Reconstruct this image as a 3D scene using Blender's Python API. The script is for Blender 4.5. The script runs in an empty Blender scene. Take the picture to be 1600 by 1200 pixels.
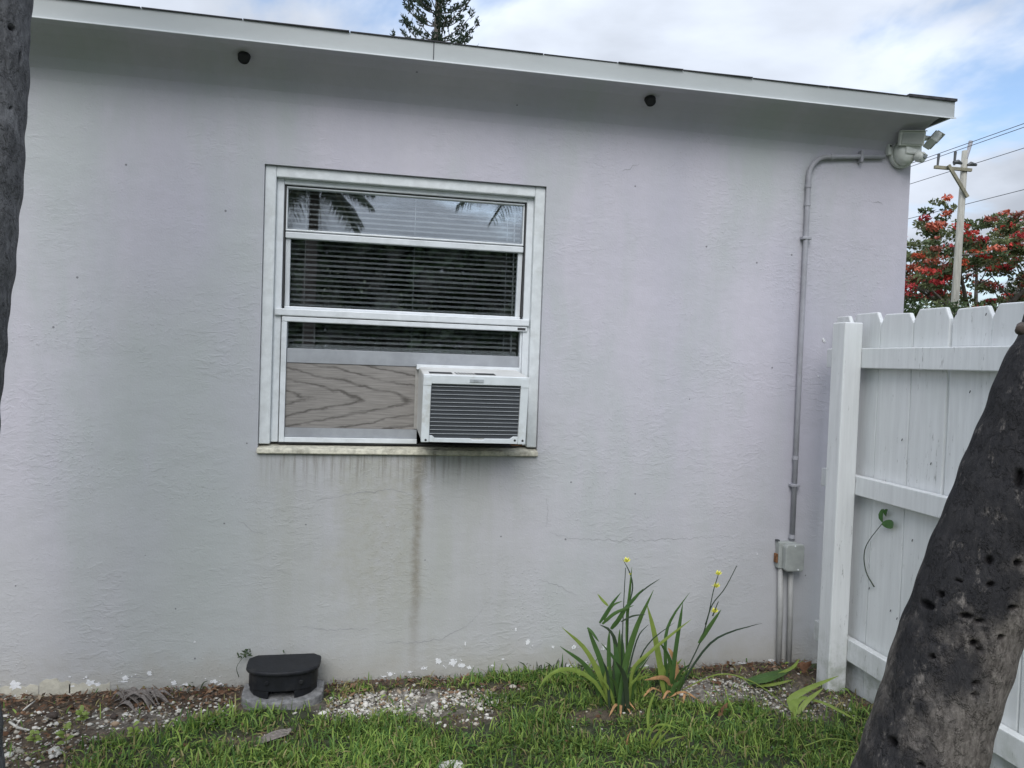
import bpy, math, random
import numpy as np
from mathutils import Vector, Matrix
random.seed(7); rng = np.random.default_rng(11)
R = math.radians
sc = bpy.context.scene
col = sc.collection

# ------------------------------------------------------------------ camera
cam_d = bpy.data.cameras.new('camera'); cam = bpy.data.objects.new('camera', cam_d); col.objects.link(cam)
cam_d.sensor_width = 36; cam_d.lens = 1190 / 1600 * 36; cam_d.clip_start = .05; cam_d.clip_end = 2000
_r = Vector((0.98108, -0.19055, 0.03528)); _u = Vector((-0.02903, 0.03554, 0.99894)); _f = Vector((0.19152, 0.98105, -0.02926))
cam.matrix_world = Matrix(((_r.x, _u.x, -_f.x, 0), (_r.y, _u.y, -_f.y, -3.3), (_r.z, _u.z, -_f.z, 1.4), (0, 0, 0, 1)))
sc.camera = cam

# ------------------------------------------------------------------ sky and sun
SUN_EL, SUN_AZ = R(43), R(-16)            # azimuth from -Y (out of the wall) towards +X
sun_dir = Vector((math.sin(SUN_AZ) * math.cos(SUN_EL), -math.cos(SUN_AZ) * math.cos(SUN_EL), math.sin(SUN_EL)))
w = bpy.data.worlds.new('World'); sc.world = w; w.use_nodes = True
nt = w.node_tree; nt.nodes.clear()


class G:
    """terse node-graph writer"""
    def __init__(s, tree): s.t = tree
    def new(s, typ, **kw):
        n = s.t.nodes.new(typ)
        for k, v in kw.items(): setattr(n, k, v)
        return n
    def put(s, sock, v):
        if isinstance(v, bpy.types.NodeSocket): s.t.links.new(v, sock)
        elif v is not None:
            if isinstance(v, tuple) and len(v) == 3 and sock.type == 'RGBA': v = (*v, 1)
            sock.default_value = v
    def m(s, op, a, b=None, c=None):
        n = s.new('ShaderNodeMath', operation=op); s.put(n.inputs[0], a); s.put(n.inputs[1], b); s.put(n.inputs[2], c); return n.outputs[0]
    def v(s, op, a, b=None):
        n = s.new('ShaderNodeVectorMath', operation=op); s.put(n.inputs[0], a); s.put(n.inputs[1], b); return n.outputs[0]
    def ss(s, x, a, b, lo=0., hi=1.):
        n = s.new('ShaderNodeMapRange', interpolation_type='SMOOTHSTEP', clamp=True)
        s.put(n.inputs[0], x); s.put(n.inputs[1], a); s.put(n.inputs[2], b); s.put(n.inputs[3], lo); s.put(n.inputs[4], hi); return n.outputs[0]
    def noise(s, vec, scale, detail=3., rough=.55, dist=0., out=0):
        n = s.new('ShaderNodeTexNoise'); s.put(n.inputs['Vector'], vec); s.put(n.inputs['Scale'], scale); s.put(n.inputs['Detail'], detail)
        s.put(n.inputs['Roughness'], rough); s.put(n.inputs['Distortion'], dist); return n.outputs[out]
    def vor(s, vec, scale, feature='F1'):
        n = s.new('ShaderNodeTexVoronoi', feature=feature); s.put(n.inputs['Vector'], vec); s.put(n.inputs['Scale'], scale); return n.outputs[0]
    def mix(s, fac, a, b, mode='MIX'):
        n = s.new('ShaderNodeMix', data_type='RGBA', blend_type=mode); s.put(n.inputs[0], fac); s.put(n.inputs[6], a); s.put(n.inputs[7], b); return n.outputs[2]
    def xyz(s, v):
        n = s.new('ShaderNodeSeparateXYZ'); s.put(n.inputs[0], v); return n.outputs
    def comb(s, x, y, z):
        n = s.new('ShaderNodeCombineXYZ'); s.put(n.inputs[0], x); s.put(n.inputs[1], y); s.put(n.inputs[2], z); return n.outputs[0]
    def obj(s): return s.new('ShaderNodeTexCoord').outputs['Object']
    def pos(s): return s.new('ShaderNodeNewGeometry').outputs['Position']
    def rnd(s): return s.new('ShaderNodeObjectInfo').outputs['Random']
    def attr(s, name, out=0): return s.new('ShaderNodeAttribute', attribute_name=name).outputs[out]


g = G(nt)
sky = g.new('ShaderNodeTexSky', sky_type='NISHITA', sun_disc=False)
sky.sun_elevation = SUN_EL; sky.sun_rotation = math.atan2(sun_dir.x, sun_dir.y); sky.altitude = 0; sky.air_density = 1.0; sky.dust_density = 1.2
d3 = g.new('ShaderNodeTexCoord').outputs['Generated']
dx, dy, dz = g.xyz(d3)[:3]
den = g.m('ADD', g.m('MAXIMUM', dz, 0.0), 0.22)
cp = g.comb(g.m('DIVIDE', dx, den), g.m('DIVIDE', dy, den), 0.)
big = g.noise(g.v('ADD', cp, (4.322, 29.936, 7.175)), 0.95, 7, .56, .25)
cover = g.ss(big, .335, .45)
tone = g.noise(g.v('ADD', cp, (3.1, 9.4, 0.3)), 1.3, 6, .5, .2)
bright = g.m('MULTIPLY', g.ss(tone, .32, .7, .64, 1.18), g.m('ADD', .62, g.m('MULTIPLY', g.m('POWER', g.m('MAXIMUM', dz, 0.), 2.), 1.75)))
bl = g.new('ShaderNodeVectorMath', operation='SCALE'); bl.inputs[0].default_value = (6.85, 7.45, 8.5); nt.links.new(bright, bl.inputs['Scale'])
blue = g.new('ShaderNodeVectorMath', operation='SCALE'); nt.links.new(sky.outputs[0], blue.inputs[0]); blue.inputs['Scale'].default_value = 1.45
mixc = g.mix(cover, blue.outputs[0], bl.outputs[0])
bg = g.new('ShaderNodeBackground'); g.put(bg.inputs[0], mixc); bg.inputs[1].default_value = .1
wo = g.new('ShaderNodeOutputWorld'); nt.links.new(bg.outputs[0], wo.inputs[0])

sl = bpy.data.lights.new('sun', 'SUN'); so = bpy.data.objects.new('sun', sl); col.objects.link(so)
sl.energy = 1.5; sl.angle = R(38); sl.color = (1, .98, .965)
so.rotation_euler = (-sun_dir).to_track_quat('-Z', 'Y').to_euler()
sc.view_settings.view_transform = 'Standard'; sc.view_settings.look = 'None'; sc.view_settings.gamma = 1
sc.view_settings.exposure = 0.54
sc.render.engine = 'CYCLES'
sc.cycles.use_denoising = True
sc.cycles.max_bounces = 8; sc.cycles.transparent_max_bounces = 24


# ------------------------------------------------------------------ helpers
def tag(o, label, cat, group=None, kind=None):
    o['label'] = label; o['category'] = cat
    if group: o['group'] = group
    if kind: o['kind'] = kind
    return o


def empty(name, loc=(0, 0, 0), parent=None):
    o = bpy.data.objects.new(name, None); col.objects.link(o); o.location = loc; o.parent = parent; o.empty_display_size = .05
    return o


class MB:
    def __init__(s): s.v = []; s.f = []
    def add(s, vs, fs):
        k = len(s.v); s.v += [tuple(a) for a in vs]; s.f += [tuple(i + k for i in f) for f in fs]; return s
    def box(s, x0, x1, y0, y1, z0, z1):
        return s.add([(x0, y0, z0), (x1, y0, z0), (x1, y1, z0), (x0, y1, z0), (x0, y0, z1), (x1, y0, z1), (x1, y1, z1), (x0, y1, z1)],
                     [(0, 3, 2, 1), (4, 5, 6, 7), (0, 1, 5, 4), (1, 2, 6, 5), (2, 3, 7, 6), (3, 0, 4, 7)])
    def prism(s, poly, axis, a, b):
        """poly: 2-D outline; axis 0/1/2 = extrusion axis from a to b"""
        def P(p, t): return {0: (t, p[0], p[1]), 1: (p[0], t, p[1]), 2: (p[0], p[1], t)}[axis]
        n = len(poly)
        return s.add([P(p, a) for p in poly] + [P(p, b) for p in poly],
                     [tuple(range(n))[::-1], tuple(range(n, 2 * n))] + [(i, (i + 1) % n, n + (i + 1) % n, n + i) for i in range(n)])
    def tube(s, pts, r, n=10, caps=True):
        pts = [Vector(p) for p in pts]; rs = r if isinstance(r, (list, tuple)) else [r] * len(pts)
        up = Vector((0, 0, 1)) if abs((pts[-1] - pts[0]).normalized().z) < .9 else Vector((1, 0, 0))
        vs = []; fs = []
        for i, p in enumerate(pts):
            t = (pts[min(i + 1, len(pts) - 1)] - pts[max(i - 1, 0)]).normalized()
            a = t.cross(up)
            if a.length < 1e-4: a = t.cross(Vector((0, 1, 0)))
            a.normalize(); b = t.cross(a); up = b.cross(t) if False else up
            for k in range(n):
                q = 2 * math.pi * k / n; vs.append(p + (a * math.cos(q) + b * math.sin(q)) * rs[i])
        for i in range(len(pts) - 1):
            for k in range(n):
                fs.append((i * n + k, i * n + (k + 1) % n, (i + 1) * n + (k + 1) % n, (i + 1) * n + k))
        if caps: fs += [tuple(range(n))[::-1], tuple(range((len(pts) - 1) * n, len(pts) * n))]
        return s.add(vs, fs)
    def build(s, name, mat, parent=None, smooth=False, bevel=0, seg=2, xf=None):
        me = bpy.data.meshes.new(name); me.from_pydata(s.v, [], s.f); me.update()
        if xf is not None: me.transform(xf)
        import bmesh
        bm = bmesh.new(); bm.from_mesh(me); bmesh.ops.recalc_face_normals(bm, faces=bm.faces); bm.to_mesh(me); bm.free()
        me.materials.append(mat)
        o = bpy.data.objects.new(name, me); col.objects.link(o); o.parent = parent
        if smooth: me.shade_smooth()
        if bevel:
            b = o.modifiers.new('bevel', 'BEVEL'); b.width = bevel; b.segments = seg; b.limit_method = 'ANGLE'; b.angle_limit = R(40); b.harden_normals = False
        return o


def big_mesh(name, V, F, mat, parent=None, color=None, smooth=False):
    """V (n,3) float array, F (m,k) int array (same k); colour per vertex"""
    me = bpy.data.meshes.new(name); n, m_, k = len(V), len(F), F.shape[1]
    me.vertices.add(n); me.vertices.foreach_set('co', np.ascontiguousarray(V, np.float32).ravel())
    me.loops.add(m_ * k); me.loops.foreach_set('vertex_index', np.ascontiguousarray(F, np.int32).ravel())
    me.polygons.add(m_); me.polygons.foreach_set('loop_start', np.arange(0, m_ * k, k, dtype=np.int32))
    me.update(calc_edges=True); me.validate()
    if color is not None:
        a = me.attributes.new('tint', 'FLOAT_COLOR', 'POINT')
        c4 = np.ones((n, 4), np.float32); c4[:, :3] = color; a.data.foreach_set('color', c4.ravel())
    if smooth: me.shade_smooth()
    me.materials.append(mat)
    o = bpy.data.objects.new(name, me); col.objects.link(o); o.parent = parent
    return o


def catmull(pts, n):
    pts = [Vector(p) for p in pts]; P = [pts[0] * 2 - pts[1]] + pts + [pts[-1] * 2 - pts[-2]]; out = []
    for i in range(n):
        t = i / (n - 1) * (len(pts) - 1); k = min(int(t), len(pts) - 2); u = t - k
        a, b, c, d = P[k:k + 4]
        out.append(.5 * ((2 * b) + (c - a) * u + (2 * a - 5 * b + 4 * c - d) * u * u + (3 * b - a - 3 * c + d) * u ** 3))
    return out


def material(name):
    m = bpy.data.materials.new(name); m.use_nodes = True; t = m.node_tree; b = t.nodes['Principled BSDF']
    return m, G(t), b


def bump(g, b, h, strength=.4, dist=.01):
    n = g.new('ShaderNodeBump'); n.inputs['Strength'].default_value = strength; n.inputs['Distance'].default_value = dist
    g.put(n.inputs['Height'], h); g.put(b.inputs['Normal'], n.outputs[0])


def simple(name, c, rough=.6, var=.15, scale=18, bmp=.0, spec=.5, metal=0, dirt=None, stretch=(1, 1, 1)):
    m, g, b = material(name)
    p = g.v('MULTIPLY', g.obj(), stretch); n = g.noise(p, scale, 5, .6)
    lo = tuple(x * (1 - var) for x in c); hi = tuple(min(1, x * (1 + var)) for x in c)
    cc = g.mix(g.ss(n, .3, .7), lo, hi)
    if dirt:
        dn = g.noise(p, scale * .35, 6, .7); cc = g.mix(g.m('MULTIPLY', g.ss(dn, .52, .72), dirt[1]), cc, dirt[0])
    g.put(b.inputs['Base Color'], cc); b.inputs['Roughness'].default_value = rough; b.inputs['Specular IOR Level'].default_value = spec; b.inputs['Metallic'].default_value = metal
    if bmp: bump(g, b, g.noise(p, scale * 2.5, 5, .6), bmp, .004)
    return m


# ------------------------------------------------------------------ materials
def stucco():
    m, g, b = material('lavender stucco')
    p = g.pos(); x, y, z = g.xyz(p)[:3]
    # paint: lavender grey, weathered towards grey-green in broad vertical patches
    big = g.noise(g.comb(g.m('MULTIPLY', x, 1.0), y, g.m('MULTIPLY', z, .22)), 1.9, 4, .55)
    c = g.mix(g.ss(big, .35, .65), (.462, .452, .512), (.522, .502, .556))
    grn = g.noise(g.comb(g.m('ADD', x, 7.3), 3.0, g.m('MULTIPLY', z, .28)), 1.75, 5, .62)
    c = g.mix(g.m('MULTIPLY', g.ss(grn, .44, .66), .8), c, (.425, .455, .45))
    wash = g.noise(g.comb(x, 5.0, g.m('MULTIPLY', z, .3)), 3.4, 5, .65)
    wx = g.m('ADD', x, g.m('MULTIPLY', g.m('SUBTRACT', wash, .5), .5))
    band = g.m('MULTIPLY', g.m('MULTIPLY', g.ss(wx, -1.15, -.8), g.ss(wx, -.28, -.5)), g.ss(z, 2.05, 1.3))
    c = g.mix(g.m('MULTIPLY', band, g.ss(wash, .3, .7, .45, .95)), c, (.405, .43, .425))
    fine = g.noise(p, 26, 6, .65)
    c = g.mix(g.m('MULTIPLY', g.ss(fine, .35, .75), .22), c, (.41, .41, .44))
    # washed, mossy film on the lower wall
    edge = g.m('ADD', z, g.m('MULTIPLY', g.m('SUBTRACT', g.noise(g.comb(x, 0., g.m('MULTIPLY', z, .4)), 3.1, 4, .6), .5), .7))
    low = g.ss(edge, 1.25, .1)
    c = g.mix(g.m('MULTIPLY', low, .62), c, (.425, .44, .425))
    # rain wash under the window: beige grey, streaky
    wob = g.noise(g.comb(g.m('MULTIPLY', x, 1.), 0., g.m('MULTIPLY', z, .12)), 9, 5, .6)
    wob2 = g.m('MULTIPLY', g.m('SUBTRACT', g.noise(g.comb(x, 0., z), 4.2, 5, .65), .5), .42)
    xx = g.m('ADD', x, wob2)
    under = g.m('MULTIPLY', g.m('MULTIPLY', g.ss(xx, -.52, -.30), g.ss(xx, .92, .50)), g.ss(z, 1.0, .985))
    c = g.mix(g.m('MULTIPLY', under, g.m('MULTIPLY', g.ss(wob, .3, .7, .35, .8), g.ss(z, -.1, .75, .75, 1.))), c, (.385, .395, .365))
    patch = g.m('MULTIPLY', g.m('MULTIPLY', g.ss(xx, -.18, .0), g.ss(xx, .33, .2)), g.m('MULTIPLY', g.ss(z, .99, .95), g.ss(z, .05, .5)))
    c = g.mix(g.m('MULTIPLY', patch, g.ss(fine, .3, .75, .25, .75)), c, (.355, .35, .305))
    # drips right under the sill
    drip = g.noise(g.comb(x, 0., g.m('MULTIPLY', z, .05)), 46, 4, .7)
    dl = g.m('MULTIPLY', g.m('MULTIPLY', g.ss(drip, .44, .66), g.m('MULTIPLY', g.ss(z, .80, .975), g.ss(z, .995, .985))), g.m('MULTIPLY', g.ss(x, -.44, -.36), g.ss(x, .66, .3)))
    c = g.mix(g.m('MULTIPLY', dl, .7), c, (.20, .19, .16))
    # one rusty brown run-off line below the corner of the air conditioner
    lw = g.m('ABSOLUTE', g.m('SUBTRACT', g.m('ADD', x, g.m('MULTIPLY', g.m('SUBTRACT', g.noise(g.comb(0., 0., z), 4, 5, .7), .5), .06)), .247))
    fade = g.m('MULTIPLY', g.ss(z, .99, .97), g.ss(z, .02, .5, .28, 1.))
    ln = g.m('MULTIPLY', g.ss(lw, g.m('ADD', .012, g.m('MULTIPLY', g.noise(g.comb(3., 0., z), 6, 4, .6), .045)), .0), fade)
    c = g.mix(g.m('MULTIPLY', ln, g.ss(g.noise(p, 40, 4, .6), .3, .7, .45, .85)), c, (.225, .205, .165))
    # splash dirt at the foot
    foot = g.ss(g.m('ADD', z, g.m('MULTIPLY', g.m('SUBTRACT', g.noise(p, 8, 5, .65), .5), .3)), .20, .0)
    c = g.mix(g.m('MULTIPLY', foot, .6), c, (.36, .345, .30))
    grime = g.noise(p, 60, 3, .6)
    c = g.mix(g.m('MULTIPLY', g.m('MULTIPLY', g.ss(g.m('ADD', z, g.m('MULTIPLY', g.m('SUBTRACT', grime, .5), .08)), .04, -.01), g.ss(grime, .42, .6)), .75), c, (.10, .095, .08))
    # black specks and insect spots
    vv = g.vor(p, 7.5); sp = g.m('LESS_THAN', vv, .035)
    c = g.mix(g.m('MULTIPLY', sp, .75), c, (.13, .13, .14))
    g.put(b.inputs['Base Color'], c); b.inputs['Roughness'].default_value = .85; b.inputs['Specular IOR Level'].default_value = .25
    # relief: horizontal trowel strokes, popcorn patches, broad unevenness
    tr = g.noise(g.comb(g.m('MULTIPLY', x, .5), y, z), 40, 4, .55, .9)
    tr2 = g.m('MULTIPLY', g.ss(tr, .47, .62), g.ss(g.noise(p, 2.7, 4, .6), .45, .64, .04, 1.))
    pop = g.m('MULTIPLY', g.ss(g.noise(p, 75, 3, .6), .5, .75), g.ss(g.noise(g.v('ADD', p, (4., 2., 9.)), 2.6, 3, .6), .48, .66))
    wide = g.noise(g.comb(x, y, g.m('MULTIPLY', z, 1.6)), 4.5, 3, .5)
    h = g.m('ADD', g.m('ADD', g.m('MULTIPLY', tr2, .34), g.m('MULTIPLY', pop, .6)), g.m('ADD', g.m('MULTIPLY', wide, 2.2), g.m('MULTIPLY', g.noise(p, 130, 3, .6), .35)))
    bump(g, b, h, .40, .006)
    return m


def painted_wood(name, c, chip=.45):
    m, g, b = material(name)
    p = g.pos(); r = g.rnd()
    q = g.v('MULTIPLY', g.v('ADD', p, g.comb(0., 0., g.m('MULTIPLY', r, 9.))), (14, 14, 1.1))
    gr = g.noise(q, 3.2, 5, .6)
    cc = g.mix(g.ss(gr, .3, .7), tuple(v * .88 for v in c), c)
    cc = g.mix(g.m('MULTIPLY', r, .25), cc, tuple(v * .82 for v in c))
    worn = g.m('MULTIPLY', g.ss(g.noise(g.v('MULTIPLY', q, (1., 1., 2.2)), 7, 5, .7), .61, .66), g.ss(g.noise(p, 4.5, 4, .65), .46, .62))
    cc = g.mix(g.m('MULTIPLY', worn, chip), cc, (.17, .165, .155))
    dirt = g.ss(g.xyz(p)[2], .35, .0)
    cc = g.mix(g.m('MULTIPLY', dirt, g.ss(g.noise(p, 14, 5, .7), .38, .7, .05, .8)), cc, (.30, .33, .26))
    alg = g.ss(g.noise(g.v('ADD', p, (3., 1., 5.)), 2.2, 4, .6), .52, .75)
    cc = g.mix(g.m('MULTIPLY', alg, .35), cc, (.60, .64, .62))
    g.put(b.inputs['Base Color'], cc); b.inputs['Roughness'].default_value = .55; b.inputs['Specular IOR Level'].default_value = .35
    bump(g, b, gr, .35, .003)
    return m


def plywood():
    m, g, b = material('weathered plywood')
    p = g.obj(); x, y, z = g.xyz(p)[:3]
    zz = g.m('SUBTRACT', z, 1.215); warp = g.noise(g.comb(g.m('MULTIPLY', x, 5.), 0., g.m('MULTIPLY', z, 12.)), 1.3, 4, .6)
    rr = g.m('ADD', g.m('ADD', g.m('SQRT', g.m('ADD', g.m('MULTIPLY', zz, zz), .0005)), g.m('MULTIPLY', x, .20)), g.m('MULTIPLY', warp, .055))
    ring = g.m('ABSOLUTE', g.m('SINE', g.m('MULTIPLY', rr, 70.)))
    gr = g.noise(g.comb(g.m('MULTIPLY', x, 6.), 0., g.m('MULTIPLY', z, 150.)), 1.4, 4, .6)
    c = g.mix(g.ss(gr, .3, .7), (.19, .178, .165), (.285, .268, .25))
    c = g.mix(g.m('MULTIPLY', g.m('MULTIPLY', g.ss(ring, .55, .0), g.ss(g.noise(g.comb(g.m('MULTIPLY', x, 4.), 0., g.m('MULTIPLY', z, 30.)), 2., 4, .6), .25, .6)), .95), c, (.085, .077, .07))
    g.put(b.inputs['Base Color'], c); b.inputs['Roughness'].default_value = .85
    bump(g, b, g.m('ADD', gr, ring), .3, .002)
    return m


def bark(name, dark, lite, blk):
    m, g, b = material(name)
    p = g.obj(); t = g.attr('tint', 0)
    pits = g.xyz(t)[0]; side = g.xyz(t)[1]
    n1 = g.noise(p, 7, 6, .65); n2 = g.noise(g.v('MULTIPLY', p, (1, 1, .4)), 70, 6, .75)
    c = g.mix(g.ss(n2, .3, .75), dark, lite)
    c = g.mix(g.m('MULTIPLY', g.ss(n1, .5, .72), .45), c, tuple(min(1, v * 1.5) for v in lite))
    mould_shade = g.ss(g.m('ADD', side, g.m('MULTIPLY', g.m('SUBTRACT', n1, .5), 1.3)), .44, .82)  # black mould plus the shade of the darker side, both painted into the bark
    c = g.mix(g.m('MULTIPLY', mould_shade, .9), c, blk)
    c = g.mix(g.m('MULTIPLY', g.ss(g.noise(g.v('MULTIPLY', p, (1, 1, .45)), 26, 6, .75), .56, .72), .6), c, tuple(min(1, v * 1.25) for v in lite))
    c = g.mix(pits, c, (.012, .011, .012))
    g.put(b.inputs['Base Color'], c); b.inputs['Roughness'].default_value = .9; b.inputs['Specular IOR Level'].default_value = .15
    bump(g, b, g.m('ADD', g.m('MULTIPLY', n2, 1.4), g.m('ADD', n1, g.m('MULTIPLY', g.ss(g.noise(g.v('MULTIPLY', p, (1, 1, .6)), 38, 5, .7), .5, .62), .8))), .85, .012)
    return m


def tinted(name, rough=.6, spec=.3, trans=0.):
    m, g, b = material(name)
    c = g.attr('tint', 0); g.put(b.inputs['Base Color'], c); b.inputs['Roughness'].default_value = rough; b.inputs['Specular IOR Level'].default_value = spec
    if trans:
        tr = g.new('ShaderNodeBsdfTranslucent'); g.put(tr.inputs[0], c); mx = g.new('ShaderNodeMixShader'); mx.inputs[0].default_value = trans
        out = [n for n in m.node_tree.nodes if n.type == 'OUTPUT_MATERIAL'][0]
        m.node_tree.links.new(b.outputs[0], mx.inputs[1]); m.node_tree.links.new(tr.outputs[0], mx.inputs[2]); m.node_tree.links.new(mx.outputs[0], out.inputs[0])
    return m


def leafy(name, c, tipc, rough=.45):
    m, g, b = material(name)
    p = g.pos(); n = g.noise(p, 30, 4, .6); r = g.rnd()
    cc = g.mix(g.ss(n, .3, .7), c, tuple(v * 1.35 for v in c)); cc = g.mix(g.m('MULTIPLY', r, .55), cc, tipc)
    g.put(b.inputs['Base Color'], cc); b.inputs['Roughness'].default_value = rough; b.inputs['Specular IOR Level'].default_value = .4
    tr = g.new('ShaderNodeBsdfTranslucent'); g.put(tr.inputs[0], cc); mx = g.new('ShaderNodeMixShader'); mx.inputs[0].default_value = .25
    out = [n_ for n_ in m.node_tree.nodes if n_.type == 'OUTPUT_MATERIAL'][0]
    L = m.node_tree.links; L.new(b.outputs[0], mx.inputs[1]); L.new(tr.outputs[0], mx.inputs[2]); L.new(mx.outputs[0], out.inputs[0])
    return m


def coated_glass():
    m, g, b = material('coated window glass'); t = m.node_tree
    lw = g.new('ShaderNodeFresnel'); lw.inputs[0].default_value = 1.5
    fac = g.m('ADD', g.m('MULTIPLY', lw.outputs[0], .8), .27)
    dust = g.m('MULTIPLY', g.ss(g.noise(g.pos(), 9, 6, .7), .42, .8), .05)
    gl = g.new('ShaderNodeBsdfGlossy'); gl.inputs['Roughness'].default_value = .015; gl.inputs[0].default_value = (.93, .97, 1, 1)
    tp = g.new('ShaderNodeBsdfTransparent'); tp.inputs[0].default_value = (.97, .99, 1, 1)
    df = g.new('ShaderNodeBsdfDiffuse'); df.inputs[0].default_value = (.5, .52, .53, 1)
    a = g.new('ShaderNodeMixShader'); g.put(a.inputs[0], fac); t.links.new(tp.outputs[0], a.inputs[1]); t.links.new(gl.outputs[0], a.inputs[2])
    c = g.new('ShaderNodeMixShader'); g.put(c.inputs[0], dust); t.links.new(a.outputs[0], c.inputs[1]); t.links.new(df.outputs[0], c.inputs[2])
    out = [n for n in t.nodes if n.type == 'OUTPUT_MATERIAL'][0]; t.links.new(c.outputs[0], out.inputs[0])
    return m


M = dict(
    stucco=stucco(),
    casing=simple('white window paint', (.62, .65, .66), .5, .08, 25, .25, dirt=((.42, .43, .40), .45)),
    alu=simple('white enamelled aluminium', (.66, .69, .71), .4, .06, 20, .0, dirt=((.40, .42, .42), .4)),
    alu_grey=simple('grey painted board', (.30, .315, .335), .5, .1, 12, .05, dirt=((.2, .2, .2), .3)),
    sill=simple('stained cream sill', (.52, .50, .41), .85, .25, 40, .5, dirt=((.13, .11, .075), .9)),
    dark=simple('dark void', (.02, .021, .023), .8, .2),
    rubber=simple('black gasket', (.03, .03, .032), .6, .2),
    glass=coated_glass(),
    slat=simple('blind slats', (.86, .87, .86), .45, .05, 30),
    fascia=simple('painted metal fascia', (.395, .42, .42), .5, .05, 3, .04, dirt=((.33, .34, .33), .35), stretch=(1, 1, 3)),
    lip=simple('bright drip lip', (.74, .77, .79), .45, .05),
    shingle=simple('dark roofing felt', (.045, .045, .05), .9, .4, 30, .6),
    eave=simple('old eave boards', (.05, .052, .058), .8, .3, 10),
    inner=simple('room plaster', (.32, .31, .29), .9, .1),
    ply=plywood(),
    fence=painted_wood('white fence paint', (.76, .775, .775), .6),
    ac=simple('white air conditioner plastic', (.68, .72, .74), .4, .05, 20, .0, dirt=((.36, .34, .28), .5)),
    ac_side=simple('aged air conditioner steel', (.58, .58, .56), .45, .08, 12, .0, dirt=((.26, .22, .17), .6)),
    coil=simple('condenser fins', (.05, .056, .064), .6, .25, 60, .5, stretch=(40, 1, 1)),
    grille=simple('grille wire', (.46, .49, .51), .5, .1),
    badge=simple('grey badge', (.42, .45, .47), .4, .08), ink=simple('grey lettering', (.22, .24, .26), .5, .05),
    pipe=simple('grey painted conduit', (.33, .33, .36), .6, .1, 15, .15, dirt=((.25, .25, .24), .4)),
    pipe_pale=simple('pale conduit stub', (.36, .36, .35), .6, .1, 15, .15, dirt=((.3, .29, .25), .4)),
    jbox=simple('dull grey box paint', (.335, .355, .34), .55, .12, 18, .1, dirt=((.22, .23, .21), .5)),
    rust=simple('rust', (.19, .085, .035), .9, .4, 60, .5),
    lamp=simple('off-white lamp plastic', (.60, .62, .58), .45, .05, 10, .0, dirt=((.42, .43, .40), .4)),
    lens=simple('frosted lamp lens', (.36, .375, .355), .35, .06), sensor=simple('sensor window', (.23, .25, .26), .3, .1),
    black=simple('black moulded plastic', (.011, .012, .015), .55, .2, 30, .15, .3, dirt=((.05, .047, .042), .35)),
    concrete=simple('grey concrete', (.19, .19, .19), .9, .3, 45, .6),
    crack=simple('crack shadow', (.31, .31, .32), .95, .2), chip=simple('bare white plaster', (.72, .73, .74), .9, .1, 40, .4),
    cream=simple('bare cream render', (.50, .48, .40), .9, .14, 25, .5),
    pole=simple('weathered pole timber', (.34, .33, .29), .9, .2, 6, .3, stretch=(3, 3, .3)), arm=simple('mossy crossarm timber', (.22, .205, .15), .9, .25, 8, .3),
    steel=simple('dark line hardware', (.06, .065, .07), .5, .2), wire=simple('line wire', (.05, .055, .065), .6, .1),
    twig=simple('dry stem', (.16, .14, .09), .8, .3), husk=simple('grey fibre', (.17, .15, .135), .95, .45, 60, .7, stretch=(1, 6, 6)),
    rock=simple('pale limestone', (.48, .47, .43), .95, .2, 40, .5), soilclod=simple('dark seed pod', (.055, .042, .035), .9, .3, 40, .5),
    brown=simple('dead leaf', (.20, .10, .055), .8, .35, 30, .2), tan=simple('dry tan leaf', (.34, .19, .085), .8, .3, 30, .2),
    iris=leafy('iris leaf', (.050, .105, .032), (.095, .165, .040)), iris_lite=leafy('light iris leaf', (.17, .24, .05), (.26, .31, .075)),
    iris_dark=leafy('dark iris stem', (.035, .055, .035), (.05, .07, .035)), petal=simple('yellow petal', (.72, .70, .10), .5, .1),
    vine=leafy('vine leaf', (.06, .14, .04), (.07, .16, .04)), weed=leafy('wall weed', (.035, .06, .025), (.06, .085, .03)),
    grass=tinted('grass blades', .55, .25, .3), stone=tinted('gravel', .9, .2), litter=tinted('litter', .85, .15), tree=tinted('tree foliage', .6, .25, .25),
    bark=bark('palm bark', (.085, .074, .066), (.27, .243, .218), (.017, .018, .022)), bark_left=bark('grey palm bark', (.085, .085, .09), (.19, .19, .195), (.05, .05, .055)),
    wood=simple('branch bark', (.13, .115, .10), .9, .25, 8, .4), palm=tinted('palm fronds', .5, .3, .2),
)

# ------------------------------------------------------------------ ground
def bare(x, y):
    """0 = full turf, 1 = bare soil"""
    n = .09 * np.sin(x * 9.1 + 2.2 * np.sin(y * 13)) + .07 * np.sin(x * 23 + y * 31) + .05 * np.sin(x * 47 - y * 39)
    def el(cx, cy, rx, ry): return np.clip(1.6 - 1.6 * (((x - cx) / rx) ** 2 + ((y - cy) / ry) ** 2) + 2.2 * n, 0, 1)
    edge = np.interp(x, [-3, -1.25, -1.0, -.8, -.6, -.45, -.2, .05, .45, .6, .95, 1.1, 1.6, 2.1], [-.7, -.62, -.48, -.40, -.30, -.22, -.12, -.10, -.07, -.01, -.01, -.05, -.13, -.33])
    strip = np.clip((y - edge + .16 * n) / .06 + .5, 0, 1)
    b = np.maximum.reduce([strip, el(.17, -.22, .42, .16), .8 * el(.40, -.40, .22, .10), .8 * el(.62, -.16, .16, .07), el(1.58, -.27, .36, .17), el(1.83, -.45, .22, .15),
                           .9 * el(1.98, -.36, .25, .22), .8 * el(.98, -.44, .22, .07), .75 * el(-.33, -.46, .17, .07), .5 * el(-.95, -.55, .2, .1), .9 * el(-1.15, -.5, .3, .3)])
    return np.where(y > .02, 0, b)


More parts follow.
